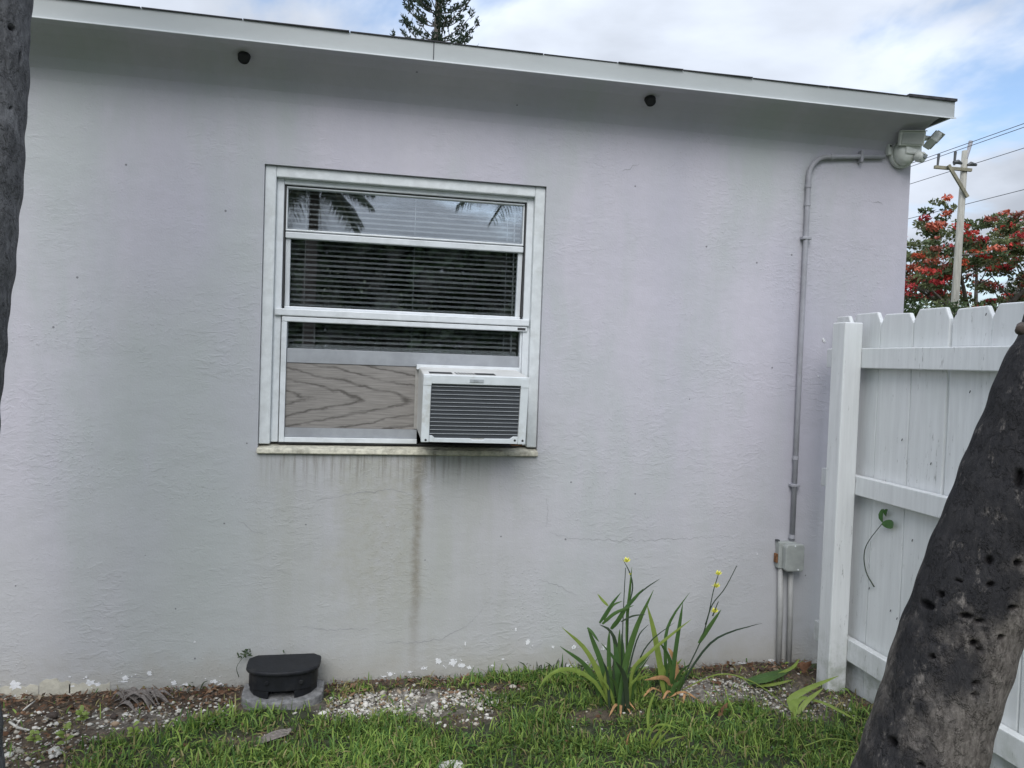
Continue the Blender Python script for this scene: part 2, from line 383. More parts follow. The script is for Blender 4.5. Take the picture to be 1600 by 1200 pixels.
def ground():
    m, g, b = material('lawn ground')
    p = g.pos(); n = g.noise(p, 1.2, 6, .65); n2 = g.noise(p, 22, 5, .7)
    c = g.mix(g.ss(n2, .3, .7), (.028, .042, .016), (.07, .09, .03)); c = g.mix(g.m('MULTIPLY', g.ss(n, .55, .75), .6), c, (.10, .085, .055))
    g.put(b.inputs['Base Color'], c); b.inputs['Roughness'].default_value = .95; bump(g, b, n2, .6, .02)
    o = MB().add([(-400, -400, -.012), (400, -400, -.012), (400, 400, -.012), (-400, 400, -.012)], [(0, 1, 2, 3)]).build('ground', m); o['kind'] = 'structure'; o['label'] = 'level green lawn ground around the house'
    # soil bed along the wall, uneven
    X = np.arange(-2.2, 2.15, .012); Y = np.arange(-1.3, .005, .012); gx, gy = np.meshgrid(X, Y); nx, ny = len(X), len(Y)
    bb = bare(gx, gy)
    hz = .006 * np.sin(gx * 11 + gy * 7) + .004 * np.sin(gx * 31 - gy * 23) + rng.normal(0, .0016, gx.shape) + .004 - .004 * bb
    near = np.clip((gy + .10) / .10, 0, 1)
    grav = np.clip(1.3 - ((gx - .2) / .42) ** 2 - ((gy + .26) / .15) ** 2, 0, 1) + np.clip(1.3 - ((gx - 1.6) / .36) ** 2 - ((gy + .28) / .15) ** 2, 0, 1) + .8 * np.clip(1.2 - ((gx - 1.83) / .24) ** 2 - ((gy + .46) / .15) ** 2, 0, 1)
    grav += .55 * np.clip(1.2 - ((gx + .72) / .3) ** 2 - ((gy + .27) / .10) ** 2, 0, 1)
    grav = np.clip(grav, 0, 1)
    turf = np.array([.030, .040, .016]); soil = np.array([.105, .078, .055]); sand = np.array([.225, .21, .185]); mulch = np.array([.085, .055, .036])
    c = turf + (soil - turf) * bb[..., None]
    c = c + (sand - c) * (grav * bb)[..., None] * .8
    c = c + (mulch - c) * (near * bb)[..., None] * .8
    c = c * rng.uniform(.6, 1.4, gx.shape)[..., None] * np.where(rng.random(gx.shape) < .08, 1.8, 1)[..., None]
    V = np.stack([gx, gy, hz], -1).reshape(-1, 3); i = (np.arange(ny - 1)[:, None] * nx + np.arange(nx - 1)).ravel()
    F = np.stack([i, i + 1, i + nx + 1, i + nx], -1)
    m2, g2, b2 = material('garden soil'); tc = g2.attr('tint', 0); nn = g2.noise(g2.pos(), 120, 4, .7)
    g2.put(b2.inputs['Base Color'], g2.mix(g2.ss(nn, .3, .75, .0, .5), tc, (.04, .033, .026))); b2.inputs['Roughness'].default_value = .95; bump(g2, b2, nn, .8, .008)
    o = big_mesh('soil_bed', V, F, m2, None, c.reshape(-1, 3), True); o['kind'] = 'structure'; o['label'] = 'bare sandy soil strip along the foot of the wall'


ground()

# ------------------------------------------------------------------ house
ZF = 2.60           # underside of the fascia
XC = 2.58           # outer corner of the wall
OX0, OX1, OZ0, OZ1 = -.424, .769, .990, 2.178   # window opening
house = empty('house', (0, 0, 0)); tag(house, 'single-storey house with lavender grey stucco wall and flat metal-edged roof', 'house')


def wall_ring(name, x0, x1, z0, z1, hx0, hx1, hz0, hz1, y0, y1, mat, parent):
    b = MB()
    o = [(x0, z0), (x1, z0), (x1, z1), (x0, z1)]; h = [(hx0, hz0), (hx1, hz0), (hx1, hz1), (hx0, hz1)]
    vs = [(p[0], y0, p[1]) for p in o + h] + [(p[0], y1, p[1]) for p in o + h]; fs = []
    for i in range(4):
        j = (i + 1) % 4
        fs += [(i, j, 4 + j, 4 + i), (8 + j, 8 + i, 12 + i, 12 + j), (4 + i, 4 + j, 12 + j, 12 + i), (j, i, 8 + i, 8 + j)]
    return b.add(vs, fs).build(name, mat, parent)


wall_ring('front_wall', -5.0, XC, -.15, ZF, OX0, OX1, OZ0, OZ1, 0, .2, M['stucco'], house)
MB().box(XC - .2, XC, .2, 7.2, -.15, ZF).build('side_wall', M['stucco'], house)
MB().box(-5.0, -4.8, .2, 7.2, -.15, ZF).build('side_wall', M['stucco'], house)
MB().box(-4.8, XC - .2, 7.0, 7.2, -.15, ZF).build('back_wall', M['stucco'], house)
MB().box(-4.8, XC - .2, .2, 7.0, -.15, .0).build('floor_slab', M['inner'], house)
MB().box(-4.8, XC - .2, 3.4, 3.5, .0, ZF).build('partition_wall', M['inner'], house)
# coved stucco soffit
cv = [(-.2, ZF)] + [(-.2 + .2 * math.sin(a) , ZF - .002 - .165 * (1 - math.cos(a))) for a in [R(t) for t in (15, 30, 45, 60, 75, 90)]] + [(.0, ZF)]
MB().prism([(y, z) for y, z in cv], 0, -5.0, XC).build('soffit', M['stucco'], house, smooth=False)
for (hx, hz, hy) in ((-.500, 2.575, -.075), (1.197, 2.574, -.075)):
    n = Vector((0, -.62, -.78)).normalized(); a = Vector((1, 0, 0)); b2 = n.cross(a); c0 = Vector((hx, -.0905, ZF - .0235))
    k = MB(); ring = lambda r, d: [c0 + n * d + (a * math.cos(t) + b2 * math.sin(t)) * r for t in np.linspace(0, 2 * math.pi, 17)[:-1]]
    vs = ring(.025, .004) + ring(.022, .030) + ring(.020, .0265)
    fs = [(i, (i + 1) % 16, 16 + (i + 1) % 16, 16 + i) for i in range(16)] + [(16 + i, 16 + (i + 1) % 16, 32 + (i + 1) % 16, 32 + i) for i in range(16)] + [tuple(range(32, 48))]
    k.add(vs, fs).build('vent_hole', M['dark'], house)
# roof slab, fascia with bright lip, seams
RX = XC + .057
MB().box(-5.2, RX - .012, -.19, 7.4, ZF + .006, ZF + .063).build('roof_deck', M['eave'], house)
MB().prism([(-.2, ZF - .004), (-.188, ZF - .004), (-.188, ZF + .067), (-.2, ZF + .067)], 0, -5.2, .237).build('fascia', M['fascia'], house)
MB().prism([(-.2005, ZF - .004), (-.188, ZF - .004), (-.188, ZF + .067), (-.2005, ZF + .067)], 0, .239, RX).build('fascia', M['fascia'], house)
MB().box(.236, .240, -.2015, -.1985, ZF - .004, ZF + .066).build('fascia_seam', M['steel'], house)
MB().prism([(-.2, ZF - .004), (-.214, ZF - .0085), (-.2135, ZF - .0135), (-.190, ZF - .0065)], 0, -5.2, RX).build('drip_lip', M['lip'], house)
MB().box(RX - .011, RX, -.187, 7.4, ZF - .003, ZF + .067).build('fascia', M['fascia'], house)
MB().box(XC + .001, RX - .012, -.187, 7.4, ZF - .002, ZF + .0055).build('eave_board', M['eave'], house)
random.seed(3); x = -5.2                                            # ragged felt sheets along the top edge
while x < RX:
    wd = min(random.uniform(.28, .42), RX + .004 - x); t = random.uniform(.0025, .004) + (.009 if x > 2.25 else 0)
    MB().prism([(x + .004, -.208 + random.uniform(-.003, .004)), (x + wd, -.208 + random.uniform(-.003, .004)), (x + wd, .25), (x + .004, .25)], 2, ZF + .0675, ZF + .0675 + t).build('roofing_felt', M['shingle'], house)
    x += wd
MB().box(-5.2, RX, .251, 7.4, ZF + .0635, ZF + .075).build('roof_surface', M['shingle'], house)

# wear on the wall: cracks and bare plaster patches (thin real flakes)
def wall_pts(ps): return [(p[0], p[2]) for p in ps]
def crack(pts, wd=.0022):
    pts = [Vector((p[0], p[2])) for p in pts]; q = []
    for a, b in zip(pts[:-1], pts[1:]):
        n = max(2, int((b - a).length / .012))
        for i in range(n): q.append(a.lerp(b, i / n) + Vector((random.gauss(0, .002), random.gauss(0, .0035))))
    q.append(pts[-1]); vs = []; fs = []
    for i, p in enumerate(q):
        t = (q[min(i + 1, len(q) - 1)] - q[max(i - 1, 0)]).normalized(); h = wd * (.25 + .75 * math.sin(math.pi * min(max(i / (len(q) - 1), .03), .97))) * random.uniform(.5, 1.2)
        vs += [(p.x - t.y * h, -.0008, p.y + t.x * h), (p.x + t.y * h, -.0008, p.y - t.x * h)]
        if i: fs.append((2 * i - 2, 2 * i - 1, 2 * i + 1, 2 * i))
    MB().add(vs, fs).build('crack', M['crack'], house)


for c in ([(-0.499, 0.000, 0.704), (-0.429, 0.000, 0.656), (-0.393, 0.000, 0.645)], [(-0.227, 0.000, 0.247), (-0.119, 0.000, 0.227), (0.053, 0.000, 0.227)],
          [(0.109, 0.000, 0.166), (0.269, 0.000, 0.161), (0.372, 0.000, 0.177), (0.476, 0.000, 0.224), (0.531, 0.000, 0.277), (0.569, 0.000, 0.333)], [(0.817, 0.000, 0.801), (0.828, 0.000, 0.747), (0.825, 0.000, 0.660)],
          [(0.801, 0.000, 0.432), (0.883, 0.000, 0.401), (0.974, 0.000, 0.352)], [(0.844, 0.000, 0.637), (0.964, 0.000, 0.609), (1.270, 0.000, 0.598), (1.714, 0.000, 0.614)],
          [(-0.179, 0.000, 0.784), (-0.026, 0.000, 0.817), (0.155, 0.000, 0.832), (0.252, 0.000, 0.796)], [(2.377, 0.000, 2.234), (2.411, 0.000, 2.231), (2.440, 0.000, 2.218)], [(1.114, 0.000, 2.269), (1.152, 0.000, 2.292), (1.197, 0.000, 2.316)],
          [(-0.935, 0.000, 0.060), (-0.882, 0.000, 0.060), (-0.843, 0.000, 0.053), (-0.824, 0.000, 0.078)], [(1.794, 0.000, 0.163), (1.849, 0.000, 0.186), (1.892, 0.000, 0.197)], [(0.635, 0.000, 2.510), (0.686, 0.000, 2.526)]):
    crack(c, .0011)


def flake(p, rx, rz, mat, name='bare_patch', t=.0022, n=20):
    vs = []
    for i in range(n):
        a = 2 * math.pi * i / n; r = random.uniform(.45, 1.2); vs.append((p[0] + rx * r * math.cos(a), p[2] + rz * r * math.sin(a)))
    MB().prism(vs, 1, -t, -.0002).build(name, mat, house)


random.seed(21)
for (p, rx, rz) in (((-1.323, 0.000, 0.046), .026, .020), ((-1.047, 0.000, 0.044), .018, .014), ((-1.018, 0.000, 0.037), .012, .009), ((-0.916, 0.000, 0.059), .014, .011), ((-0.824, 0.000, 0.073), .010, .009), ((-1.062, 0.000, 0.068), .006, .005),
                    ((-1.111, 0.000, 0.034), .009, .004), ((-0.653, 0.000, 0.197), .005, .004), ((-0.918, 0.000, 0.043), .016, .003), ((-0.729, 0.000, 0.029), .012, .010), ((-0.684, 0.000, 0.019), .016, .006), ((-0.572, 0.000, 0.027), .015, .008), ((-0.546, 0.000, 0.012), .012, .008),
                    ((0.359, 0.000, 0.075), .014, .014), ((0.424, 0.000, 0.064), .020, .016), ((0.464, 0.000, 0.050), .017, .010), ((0.496, 0.000, 0.041), .012, .008), ((0.475, 0.000, 0.147), .004, .009), ((0.701, 0.000, 0.203), .005, .008), ((0.152, 0.000, 0.027), .014, .008), ((0.295, 0.000, 0.046), .014, .007),
                    ((0.235, 0.000, 0.032), .010, .005), ((0.125, 0.000, 0.017), .012, .004), ((0.759, 0.000, 0.146), .012, .013), ((0.876, 0.000, 0.118), .006, .006), ((0.975, 0.000, 0.114), .010, .011), ((1.118, 0.000, 0.106), .011, .012), ((0.648, 0.000, 0.072), .006, .004), ((0.602, 0.000, 0.045), .007, .004),
                    ((0.957, 0.000, 0.030), .018, .010), ((1.032, 0.000, 0.038), .012, .008), ((1.326, 0.000, 0.014), .012, .006), ((1.420, 0.000, 0.025), .010, .005), ((1.958, 0.000, 0.012), .020, .006), ((1.809, 0.000, 0.006), .022, .004), ((2.156, 0.000, 1.554), .011, .012), ((2.135, 0.000, 1.382), .004, .004), ((1.859, 0.000, 0.527), .003, .003)):
    flake(p, rx, rz, M['chip'])
    for k_ in range(3 if rx > .009 else 1):
        q_ = (p[0] + random.gauss(0, rx * 1.7), 0, p[2] + random.gauss(0, rz * 1.2)); flake(q_, rx * random.uniform(.1, .3), rz * random.uniform(.1, .35), M['chip'], n=8)
for (a, b_, h) in (((-1.375, 0.000, 0.021), (-1.237, 0.000, 0.019), .030), ((-1.233, 0.000, 0.024), (-1.120, 0.000, 0.018), .045), ((-1.125, 0.000, 0.016), (-0.973, 0.000, 0.011), .034)):
    n = 9; top = [(a[0] + (b_[0] - a[0]) * i / n, a[2] + h * random.uniform(.55, 1.0)) for i in range(n + 1)]
    MB().prism([(a[0], -.06), (b_[0], -.06)] + top[::-1], 1, -.0016, -.0002).build('bare_patch', M['cream'], house)

# window: casing, frame, sashes, sill (parts of the house)
win = empty('window', (0, 0, 0), house); win['label'] = 'white framed three-pane awning window'
CW = .046
def bar(name, x0, x1, y0, y1, z0, z1, mat, bevel=.003, parent=win): return MB().box(x0, x1, y0, y1, z0, z1).build(name, mat, parent, bevel=bevel)
bar('casing', OX0 + .001, OX0 + CW, .014, .10, OZ0 + .03, OZ1 - .001, M['casing'], .004)
bar('casing', OX1 - CW, OX1 - .001, .014, .10, OZ0 + .03, OZ1 - .001, M['casing'], .004)
bar('casing', OX0 + CW, OX1 - CW, .0145, .10, OZ1 - CW, OZ1 - .0015, M['casing'], .004)
FX0, FX1, FZ0, FZ1 = OX0 + CW, OX1 - CW, OZ0 + .036, OZ1 - CW
bar('frame', FX0, FX0 + .03, .040, .115, FZ0, FZ1, M['alu']); bar('frame', FX1 - .03, FX1, .040, .115, FZ0, FZ1, M['alu']); bar('frame', FX0 + .03, FX1 - .03, .0405, .115, FZ1 - .022, FZ1, M['alu'])
GX0, GX1 = FX0 + .03, FX1 - .03
ZT = FZ1 - .022
bar('gasket', GX0, GX0 + .006, .052, .11, 1.60, ZT, M['rubber'], 0); bar('gasket', GX1 - .006, GX1, .052, .11, 1.60, ZT, M['rubber'], 0); bar('gasket', GX0 + .006, GX1 - .006, .0525, .11, ZT - .006, ZT, M['rubber'], 0)


def sash(z0, z1, top_h, bot_h, y, tilt, sw=.012, glass=True, proud=.0):
    """awning sash hinged at its top edge; tilt opens the bottom outwards"""
    s = empty('sash', (0, y, z1), win); s.rotation_euler = (-tilt, 0, 0)
    x0, x1 = GX0 + .008, GX1 - .008; h = z1 - z0
    MB().box(x0, x1, -.022 - proud, .012, -top_h, 0).build('sash_rail', M['alu'], s, bevel=.003)
    if bot_h: MB().box(x0, x1, -.022 - proud, .012, -h, -h + bot_h).build('sash_rail', M['alu'], s, bevel=.003)
    for (a, b) in ((x0, x0 + sw), (x1 - sw, x1)): MB().box(a, b, -.018, .010, -h + bot_h, -top_h).build('sash_stile', M['alu'], s, bevel=.002)
    MB().box(x0 + sw - .004, x1 - sw + .004, -.006, -.003, -h + bot_h - .004, -top_h + .004).build('glass_pane', M['glass'], s)
    return s


sash(1.918, ZT - .006, .006, .008, .072, 0.0, .006)
sash(1.592, 1.916, .026, .012, 0.080, R(-3.4), .020, proud=.008)
bar('meeting_rail', FX0 + .006, FX1 - .004, .026, .105, 1.560, 1.590, M['alu'], .004)
bar('meeting_rail', FX0 + .034, FX1 - .012, .031, .100, 1.536, 1.557, M['alu'], .003)
bar('latch_sticker', FX1 - .056, FX1 - .020, .0302, .032, 1.541, 1.552, M['rubber'], 0)
# lower part: open sash track holding the boards
bar('frame_stile', GX0 + .004, GX0 + .026, .030, .085, FZ0 + .001, 1.535, M['alu'], .002)
bar('frame_stile', GX1 - .010, GX1 - .001, .046, .085, FZ0 + .001, 1.535, M['alu'], .002)
bar('gasket', GX0 - .004, GX0 + .0035, .043, .088, FZ0 + .001, 1.555, M['rubber'], 0)
bar('frame_rail', GX0 + .0265, .236, .030, .085, FZ0 + .001, FZ0 + .022, M['alu'], .002)
MB().box(GX0 + .027, GX1 - .012, .062, .065, 1.425, 1.535).build('glass_pane', M['glass'], win)
bar('track', GX0 + .001, GX1 - .001, .036, .10, OZ0 + .030, FZ0 - .001, M['rubber'], 0)
MB().prism([(-.018, OZ0 - .006), (-.014, OZ0 + .014), (.085, OZ0 + .029), (.19, OZ0 + .029), (.19, OZ0 + .001), (.001, OZ0 + .001), (.0, OZ0 - .010)], 0, OX0 - .002, OX1 + .002).build('sill', M['sill'], win, bevel=.004)

# boards closing the lower opening
ply = empty('plywood_panel', (GX0 + .03, .05, 1.07)); tag(ply, 'weathered knotty plywood panel closing the lower window beside the air conditioner', 'panel')
MB().box(GX0 + .0265, .236, .046, .060, 1.088, 1.362).build('board', M['ply'], ply, bevel=.001).matrix_parent_inverse = Matrix.Translation(-ply.location)
o = MB().box(GX0 + .0268, .2355, .040, .060, 1.049, 1.0875).build('bottom_strip', M['alu_grey'], ply, bevel=.001); o.matrix_parent_inverse = Matrix.Translation(-ply.location)
o = MB().box(.222, .2355, .041, .0455, 1.092, 1.350).build('torn_tape', M['inner'], ply); o.matrix_parent_inverse = Matrix.Translation(-ply.location)
top = tag(MB().box(GX0 + .027, GX1 - .0115, .043, .061, 1.3635, 1.424).build('filler_board', M['alu_grey'], None, bevel=.0015), 'grey painted strip board across the window just above the plywood', 'board')

# ------------------------------------------------------------------ venetian blind behind the glass
blind = empty('venetian_blind', (.17, .16, 1.42)); tag(blind, 'pale open venetian blind hanging inside the window', 'blind')
inv = Matrix.Translation(-blind.location)
bx0, bx1 = GX0 + .012, GX1 - .012
sv = []; 
for i, yy in enumerate(np.linspace(-.0125, .0125, 4)): sv.append((yy, .0022 * (1 - (yy / .0125) ** 2) + yy * .42))
poly = [(a, b) for a, b in sv] + [(a, b - .0009) for a, b in sv[::-1]]
proto = MB().prism(poly, 0, bx0, bx1).build('slat', M['slat'], blind); proto.location = (0, .128, 2.095)
proto.matrix_parent_inverse = inv
random.seed(5)
for i in range(1, 31):
    s = proto.copy(); col.objects.link(s); s.location = (0, .128, 2.095 - i * .0218); s.rotation_euler = (random.gauss(0, .03), random.gauss(0, .0012), 0)
for (cx) in (-.262, .205, .620): MB().box(cx - .0012, cx + .0012, 0.1125, .1135, 1.43, 2.11).build('cord', M['slat'], blind).matrix_parent_inverse = inv
MB().tube([(.652, .110, 2.1), (.655, .110, 1.42)], .0035, 8).build('wand', M['slat'], blind).matrix_parent_inverse = inv
MB().tube([(-.215, .110, 1.60), (-.214, .110, 1.45)], .002, 6).build('cord', M['slat'], blind).matrix_parent_inverse = inv
MB().box(bx0, bx1, .115, .14, 2.108, 2.135).build('head_rail', M['slat'], blind).matrix_parent_inverse = inv
MB().box(bx0, bx1, .116, .140, 1.424, 1.434).build('bottom_rail', M['slat'], blind).matrix_parent_inverse = inv

# ------------------------------------------------------------------ window air conditioner
ac = empty('air_conditioner', (.452, .03, 1.075)); tag(ac, 'small white window air conditioner with dark finned grille in the lower window', 'air conditioner')
ac.rotation_euler = (R(6.5), 0, R(.6))
AW, AH, AD = .217, .288, .215       # half width, height, projection in front of the empty
def acp(b, name, mat, parent=ac, bevel=.003, smooth=False): return b.build(name, mat, parent, bevel=bevel, smooth=smooth)
acp(MB().box(-AW, AW, -AD, .25, .012, AH), 'casing', M['ac_side'], bevel=.006)
fr = acp(MB().box(-AW - .001, AW + .001, -AD - .012, -AD - .0005, AH - .036, AH + .001), 'bezel', M['ac'])
acp(MB().box(-AW - .001, -AW + .032, -AD - .012, -AD - .0005, .010, AH - .0365), 'bezel', M['ac'])
acp(MB().box(AW - .032, AW + .001, -AD - .012, -AD - .0005, .006, AH - .0365), 'bezel', M['ac'])
for sx in (-1, 1): acp(MB().box(sx * (AW - .016) - .0165, sx * (AW - .016) + .0165, -AD - .0138, -AD - .0125, AH - .042, AH - .006), 'corner_cap', M['ac'], bevel=.001)
acp(MB().prism([(-AW + .033, .012), (AW - .033, .008), (AW - .033, .038), (AW - .052, .038), (AW - .066, .028), (.045, .028), (.040, .022), (-.01, .022), (-.014, .028), (-AW + .055, .028), (-AW + .044, .038), (-AW + .033, .038)], 1, -AD - .012, -AD - .0005), 'bottom_tray', M['ac'], bevel=.001)
acp(MB().box(-AW + .033, AW - .033, -AD - .0028, -AD - .0004, .0285, AH - .037), 'coil', M['coil'], bevel=0)
for i in range(13):
    z = .046 + i * .0163
    acp(MB().box(-AW + .0335, AW - .0335, -AD - .0070, -AD - .0030, z - .0006, z + .0006), 'grille_bar', M['grille'], bevel=0)
acp(MB().box(-.030, .028, -AD - .0145, -AD - .0121, AH - .026, AH - .012), 'badge', M['badge'], bevel=.001)
fc = bpy.data.curves.new('badge_lettering', 'FONT'); fc.body = '01s'; fc.size = .014; fc.extrude = .0003; fc.align_x = 'CENTER'; fc.materials.append(M['ink'])
ft = bpy.data.objects.new('badge_text', fc); fo = bpy.data.objects.new('badge_lettering', bpy.data.meshes.new_from_object(ft)); bpy.data.objects.remove(ft); col.objects.link(fo); fo.parent = ac; fo.location = (-.004, -AD - .0149, AH - .0243); fo.rotation_euler = (R(90), 0, 0)
for (a, b) in ((-.19, -.095), (.0, .085)): acp(MB().box(a, b, -.185, -.13, AH - .001, AH + .0006), 'top_vent', M['dark'], bevel=0)
for i in range(6): acp(MB().prism([(-.083 + i * .0135, -.13), (-.077 + i * .0135, -.13), (-.070 + i * .0135, -.185), (-.077 + i * .0135, -.185)], 2, AH - .001, AH + .0006), 'top_slot', M['dark'], bevel=0)
for (sx, sz) in ((AW - .045, .023), (AW - .012, .022), (-AW + .018, .020)):
    acp(MB().tube([(sx, -AD - .0125, sz), (sx, -AD - .0118, sz)], .0048, 12), 'screw', M['dark'], bevel=0)
acp(MB().box(AW - .055, AW - .01, -AD - .002, -AD + .03, -.002, .0055), 'drip_bracket', M['rust'], bevel=.001)
ang = tag(MB().box(.225, GX1 - .012, .012, .0425, 1.352, 1.374).build('mounting_strip', M['alu'], None, bevel=.002), 'white metal strip on the top back edge of the air conditioner', 'strip')

# ------------------------------------------------------------------ conduit, junction box, floodlight
cond = empty('conduit', (2.026, -.02, .6)); tag(cond, 'grey painted conduit running up the wall and bending right to the floodlight', 'conduit'); ci = Matrix.Translation(-cond.location)
pts = [(2.028, -.017, .585), (2.026, -.017, 1.4), (2.027, -.017, 2.30)]
for t in range(0, 91, 10): pts.append((2.027 + .105 * (1 - math.cos(R(t))), -.017, 2.315 + .105 * math.sin(R(t))))
pts += [(2.25, -.017, 2.431), (2.42, -.017, 2.447)]
MB().tube(pts, .0118, 14).build('pipe', M['pipe'], cond, smooth=True).matrix_parent_inverse = ci
for z in (2.19, 2.275, .99, .615): MB().tube([(2.027, -.017, z - .009), (2.027, -.017, z + .009)], .0142, 14).build('coupling', M['pipe'], cond).matrix_parent_inverse = ci
for z in (2.03, .86): MB().box(2.005, 2.051, -.031, -.001, z - .007, z + .007).build('strap', M['pipe'], cond, bevel=.003).matrix_parent_inverse = ci
MB().box(2.288, 2.302, -.031, -.001, 2.405, 2.462).build('strap', M['pipe'], cond, bevel=.003).matrix_parent_inverse = ci
MB().tube([(2.135, -.017, 2.420), (2.150, -.017, 2.4215)], .0140, 14).build('coupling', M['pipe'], cond).matrix_parent_inverse = ci

jb = empty('junction_box', (2.005, -.03, .46)); tag(jb, 'dull grey metal junction box low on the wall by the fence', 'junction box'); ji = Matrix.Translation(-jb.location)
def jp(b, n, m, bevel=.004): b.build(n, m, jb, bevel=bevel).matrix_parent_inverse = ji
jp(MB().box(1.952, 2.040, -.036, -.001, .466, .592), 'box', M['jbox'])
jp(MB().prism([(1.968, .470), (1.978, .458), (2.062, .458), (2.066, .470), (2.066, .575), (2.058, .588), (1.980, .588), (1.968, .575)], 1, -.068, -.0365), 'cover', M['jbox'], .006)
jp(MB().box(1.943, 1.9515, -.030, -.006, .492, .535), 'rusted_latch', M['rust'], .002)
jp(MB().box(1.947, 1.962, -.022, -.004, .5925, .600), 'hinge', M['steel'], .001)
for (sx, sz) in ((2.015, .580), (2.035, .468)): jp(MB().tube([(sx, -.0695, sz), (sx, -.068, sz)], .004, 10), 'screw', M['lip'], 0)
for nm, x0, x1, lb in (('riser_pipe', 1.972, 1.984, 'left grey pipe stub rising from the soil to the junction box'), ('riser_pipe', 2.026, 2.036, 'right grey pipe stub rising from the soil to the junction box')):
    ro = MB().tube([(x1, -.024, -.05), ((x0 + x1) / 2 + .002, -.022, .25), (x0, -.02, .4655 if x0 < 2 else .4575)], .0125, 12).build(nm, M['pipe_pale'], None, smooth=True)
    tag(ro, lb, 'pipe', 'pipes under the junction box')

fl = empty('floodlight', tuple((2.515, -0.025, 2.463))); fl.scale = (.8, .8, .8); tag(fl, 'off-white twin-head motion sensor floodlight under the roof corner', 'floodlight')
def fp(b, n, m, parent=fl, bevel=.003, smooth=False, xf=None): return b.build(n, m, parent, bevel=bevel, smooth=smooth, xf=xf)
def lathe(prof, n=28):
    b = MB(); vs = []; fs = []
    for (r, y) in prof:
        for k in range(n): vs.append((r * math.cos(2 * math.pi * k / n), y, r * math.sin(2 * math.pi * k / n)))
    for i in range(len(prof) - 1):
        for k in range(n): fs.append((i * n + k, i * n + (k + 1) % n, (i + 1) * n + (k + 1) % n, (i + 1) * n + k))
    fs += [tuple(range(n)), tuple(range((len(prof) - 1) * n, len(prof) * n))]
    return b.add(vs, fs)
fp(lathe([(.070, .028), (.080, .026), (.082, .008), (.078, -.002)]), 'back_plate', M['lamp'], bevel=0, smooth=False)
body = fp(lathe([(.072, -.0025), (.071, -.020), (.064, -.040), (.050, -.054), (.030, -.060)]), 'body', M['lamp'], bevel=0, smooth=True)
xfb = Matrix.Translation((.026, -.045, .024))
fp(MB().prism([(-.058, -.040), (.036, -.040), (.048, -.02), (.048, .052), (-.058, .052)], 1, -.025, .030), 'housing', M['lamp'], bevel=.008, xf=xfb)
for (sx, sz) in ((-.052, -.006), ): fp(MB().tube([(sx, -.0225, sz), (sx, -.019, sz)], .005, 10), 'screw', M['steel'], bevel=0)
fp(MB().box(-.105, -.082, -.008, .022, -.012, .052), 'mounting_ear', M['lamp'])
fp(MB().tube([(-.092, -.010, .040), (-.092, -.006, .040)], .006, 10), 'ear_hole', M['dark'], bevel=0)
sens = fp(lathe([(.036, .0), (.040, -.010), (.040, -.034), (.032, -.044), (.012, -.048)], 22), 'sensor_head', M['lamp'], bevel=0, smooth=False, xf=Matrix.Translation((.045, -.062, -.024)) @ Matrix.Rotation(R(32), 4, 'Z') @ Matrix.Rotation(R(20), 4, 'X') @ Matrix.Diagonal((1, 1, .78, 1)))
xs = Matrix.Translation((.045, -.062, -.024)) @ Matrix.Rotation(R(32), 4, 'Z') @ Matrix.Rotation(R(20), 4, 'X')
fp(MB().box(-.022, .022, -.052, -.036, -.004, .014), 'sensor_window', M['sensor'], sens, .003, xf=xs)
fp(MB().box(-.030, .030, -.049, -.030, .015, .024), 'sensor_visor', M['lamp'], sens, .003, xf=xs)
def head(mx, name='lamp_head'):
    h = fp(MB().prism([(-.072, -.040), (.072, -.040), (.074, .040), (-.074, .040)], 1, -.012, .020), name, M['lamp'], bevel=.005, xf=mx)
    fp(MB().box(-.062, .062, -.0165, -.0125, -.032, .030), 'lens', M['lens'], h, .002, xf=mx)
    fp(MB().box(-.074, .074, -.024, .012, .0405, .046), 'visor', M['lamp'], h, .002, xf=mx)
    return h
head(Matrix.Translation((-.010, -.082, .070)) @ Matrix.Rotation(R(-14), 4, 'Z') @ Matrix.Rotation(R(14), 4, 'X'))
head(Matrix.Translation((.152, -.060, .078)) @ Matrix.Rotation(R(36), 4, 'Y') @ Matrix.Rotation(R(70), 4, 'Z') @ Matrix.Diagonal((.75, 1.35, .8, 1)))
fp(MB().tube([(.060, -.052, .072), (.092, -.060, .088), (.128, -.064, .090)], [.013, .017, .012], 12), 'arm', M['lamp'], bevel=0, smooth=True)
fp(MB().tube([(-.01, -.03, .062), (-.012, -.07, .070)], .014, 12), 'arm', M['lamp'], bevel=0, smooth=True)

